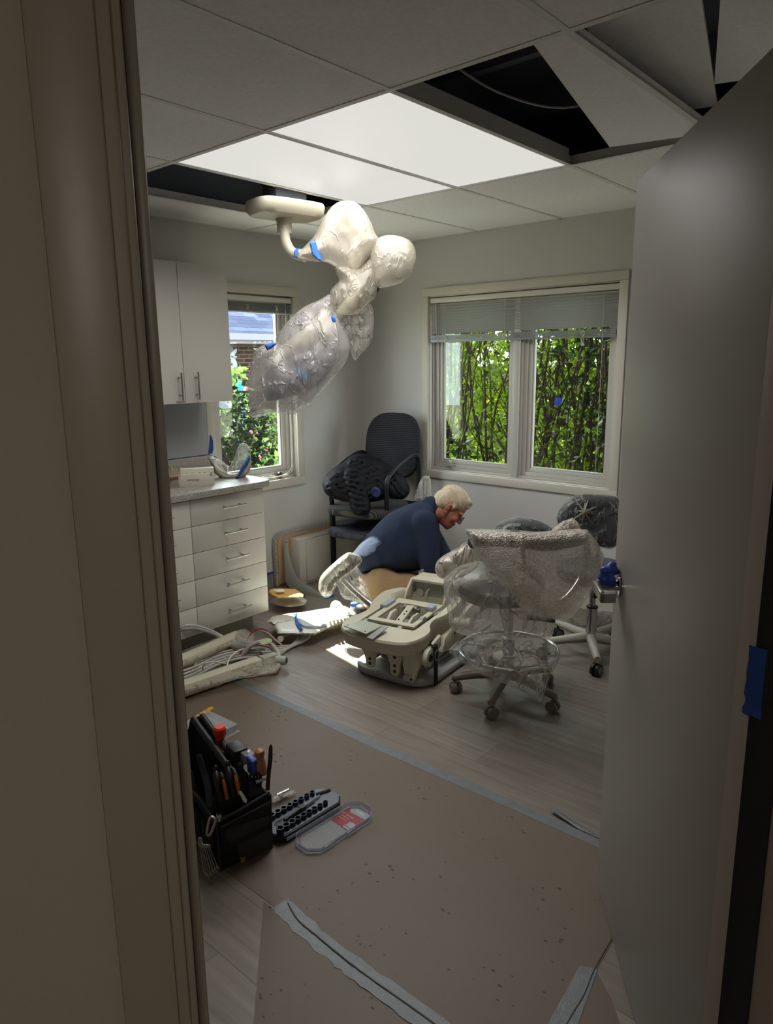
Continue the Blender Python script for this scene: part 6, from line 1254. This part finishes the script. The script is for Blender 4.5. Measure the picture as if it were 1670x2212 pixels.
mb = MB(); P = [ls(.250, Y0+.022, .0028), ls(.262, Y0+.022, .0028), ls(.275, Y0+.04, .0028), ls(.275, Y1-.028, .0028), ls(.262, Y1-.018, .0028), ls(.246, Y1-.022, .0028), ls(.240, Y0+.032, .0028)]; mb.prism(P, .0004); mb.build('grey_panel', m_greylab, o)
mb = MB(); mb.prism([ls(.178, Y1-.05, .0028), ls(.20, Y1-.05, .0028), ls(.206, Y1-.034, .0028), ls(.20, Y1-.02, .0028), ls(.178, Y1-.02, .0028)], .0004); mb.prism([ls(.166, Y1-.05, .0028), ls(.174, Y1-.05, .0028), ls(.174, Y1-.02, .0028), ls(.166, Y1-.02, .0028)], .0004); mb.build('grey_icon', m_greylab, o)
Rl = Matrix((vl, ul, V(0, 0, 1))).transposed()
Rl = Matrix((vl, ul, vl.cross(ul))).transposed()
mlt = mat('pale print', 'b9b3ae', .5)
text('3/8"  SOCKET', 'print', .010, mlt, o, ls(.222, Y0+.040, .0029), Rl); text('6-POINT SET', 'print', .007, mlt, o, ls(.208, Y0+.040, .0029), Rl); text('chrome finish', 'print', .007, mlt, o, ls(.196, Y0+.040, .0029), Rl); text('METRIC', 'print', .012, mat('light print', 'c8ccd0', .5), o, ls(.260, (Y0+Y1)/2, .0034), Rl)
for k, x in enumerate((.06, .16)):
    mb = MB(); mb.box(ls(x, Y1+.002, .010), (.045, .006, .018), R=Matrix((ul, vl, V(0, 0, 1))).transposed()); mb.build('latch', m_lidedge, t, bev=.001)
# ---- organizer and utility knife behind the bag
t = thing('parts_organizer', 'clear plastic parts organizer behind the tool bag', 'organizer', PX(460, 1575, 'z', ZP))
oa = PX(519, 1580, 'z', ZP); ob = PX(451, 1548, 'z', ZP); oc = PX(375, 1584, 'z', ZP); od = oa + (oc-ob)
def oo(s, r, z): return oa + (ob-oa)*s + (od-oa)*r + V(0, 0, z)
mb = MB(); mb.prism([oo(0, 0, 0), oo(1, 0, 0), oo(1, 1, 0), oo(0, 1, 0)], .003); mb.build('base', m_lid, t)
mb = MB(); mb.ring([oo(.06, .04, .003), oo(.97, .04, .003), oo(.97, .98, .003), oo(.06, .98, .003)], [oo(.07, .05, .003), oo(.96, .05, .003), oo(.96, .97, .003), oo(.07, .97, .003)], .030); mb.build('wall', m_lidedge, t)
for k in range(1, 4): mb = MB(); mb.prism([oo(.07, k*.25, .003), oo(.96, k*.25, .003), oo(.96, k*.25+.006, .003), oo(.07, k*.25+.006, .003)], .024); mb.build('divider', m_lidedge, t)
mb = MB(); mb.prism([oo(.04, .02, .033), oo(.98, .02, .033), oo(.98, 1, .033), oo(.04, 1, .033)], .002); mb.build('lid', m_lid, t)
for k in range(10):
    rg = random.Random(k); mb = MB(); p = oo(rg.uniform(.15, .9), rg.uniform(.1, .8), .006); a = rg.uniform(0, 3); mb.cyl(p, p + V(math.cos(a), math.sin(a), 0)*rg.uniform(.012, .03), .003, n=8); tag(mb.build('fastener', m_steel if k % 3 else mat('brass %d' % k, 'c2b070', .3, .6)), 'small steel screw inside the clear parts organizer' if k % 3 else 'brass coloured pin inside the clear parts organizer', 'fastener', 'fasteners in the organizer')
t = thing('utility_knife', 'yellow folding knife lying behind the parts organizer', 'knife', PX(440, 1545, 'z', ZP))
k0 = PX(421, 1556, 'z', ZP); k1 = PX(457, 1536, 'z', ZP); kd = (k1-k0).normalized(); kn = V(-kd.y, kd.x, 0)
mb = MB(); mb.prism([k0 - kn*.006, k0 + kd*.05 - kn*.012, k1 - kn*.012, k1 + kd*.012 + kn*.0, k1 + kn*.014, k0 + kd*.05 + kn*.010, k0 + kn*.006], .018); mb.build('handle', m_yellow, t, bev=.003)
mb = MB(); mb.prism([k0 - kd*.035, k0 - kn*.006, k0 + kn*.006, k0 - kd*.03 + kn*.008], .008); mb.build('blade_guard', m_dmetal, t)
mb = MB()
for s in (.3, .7): q = k0 + (k1-k0)*s; mb.cyl(q + V(0, 0, .018), q + V(0, 0, .0195), .003, n=10)
mb.build('rivet', m_black, t)
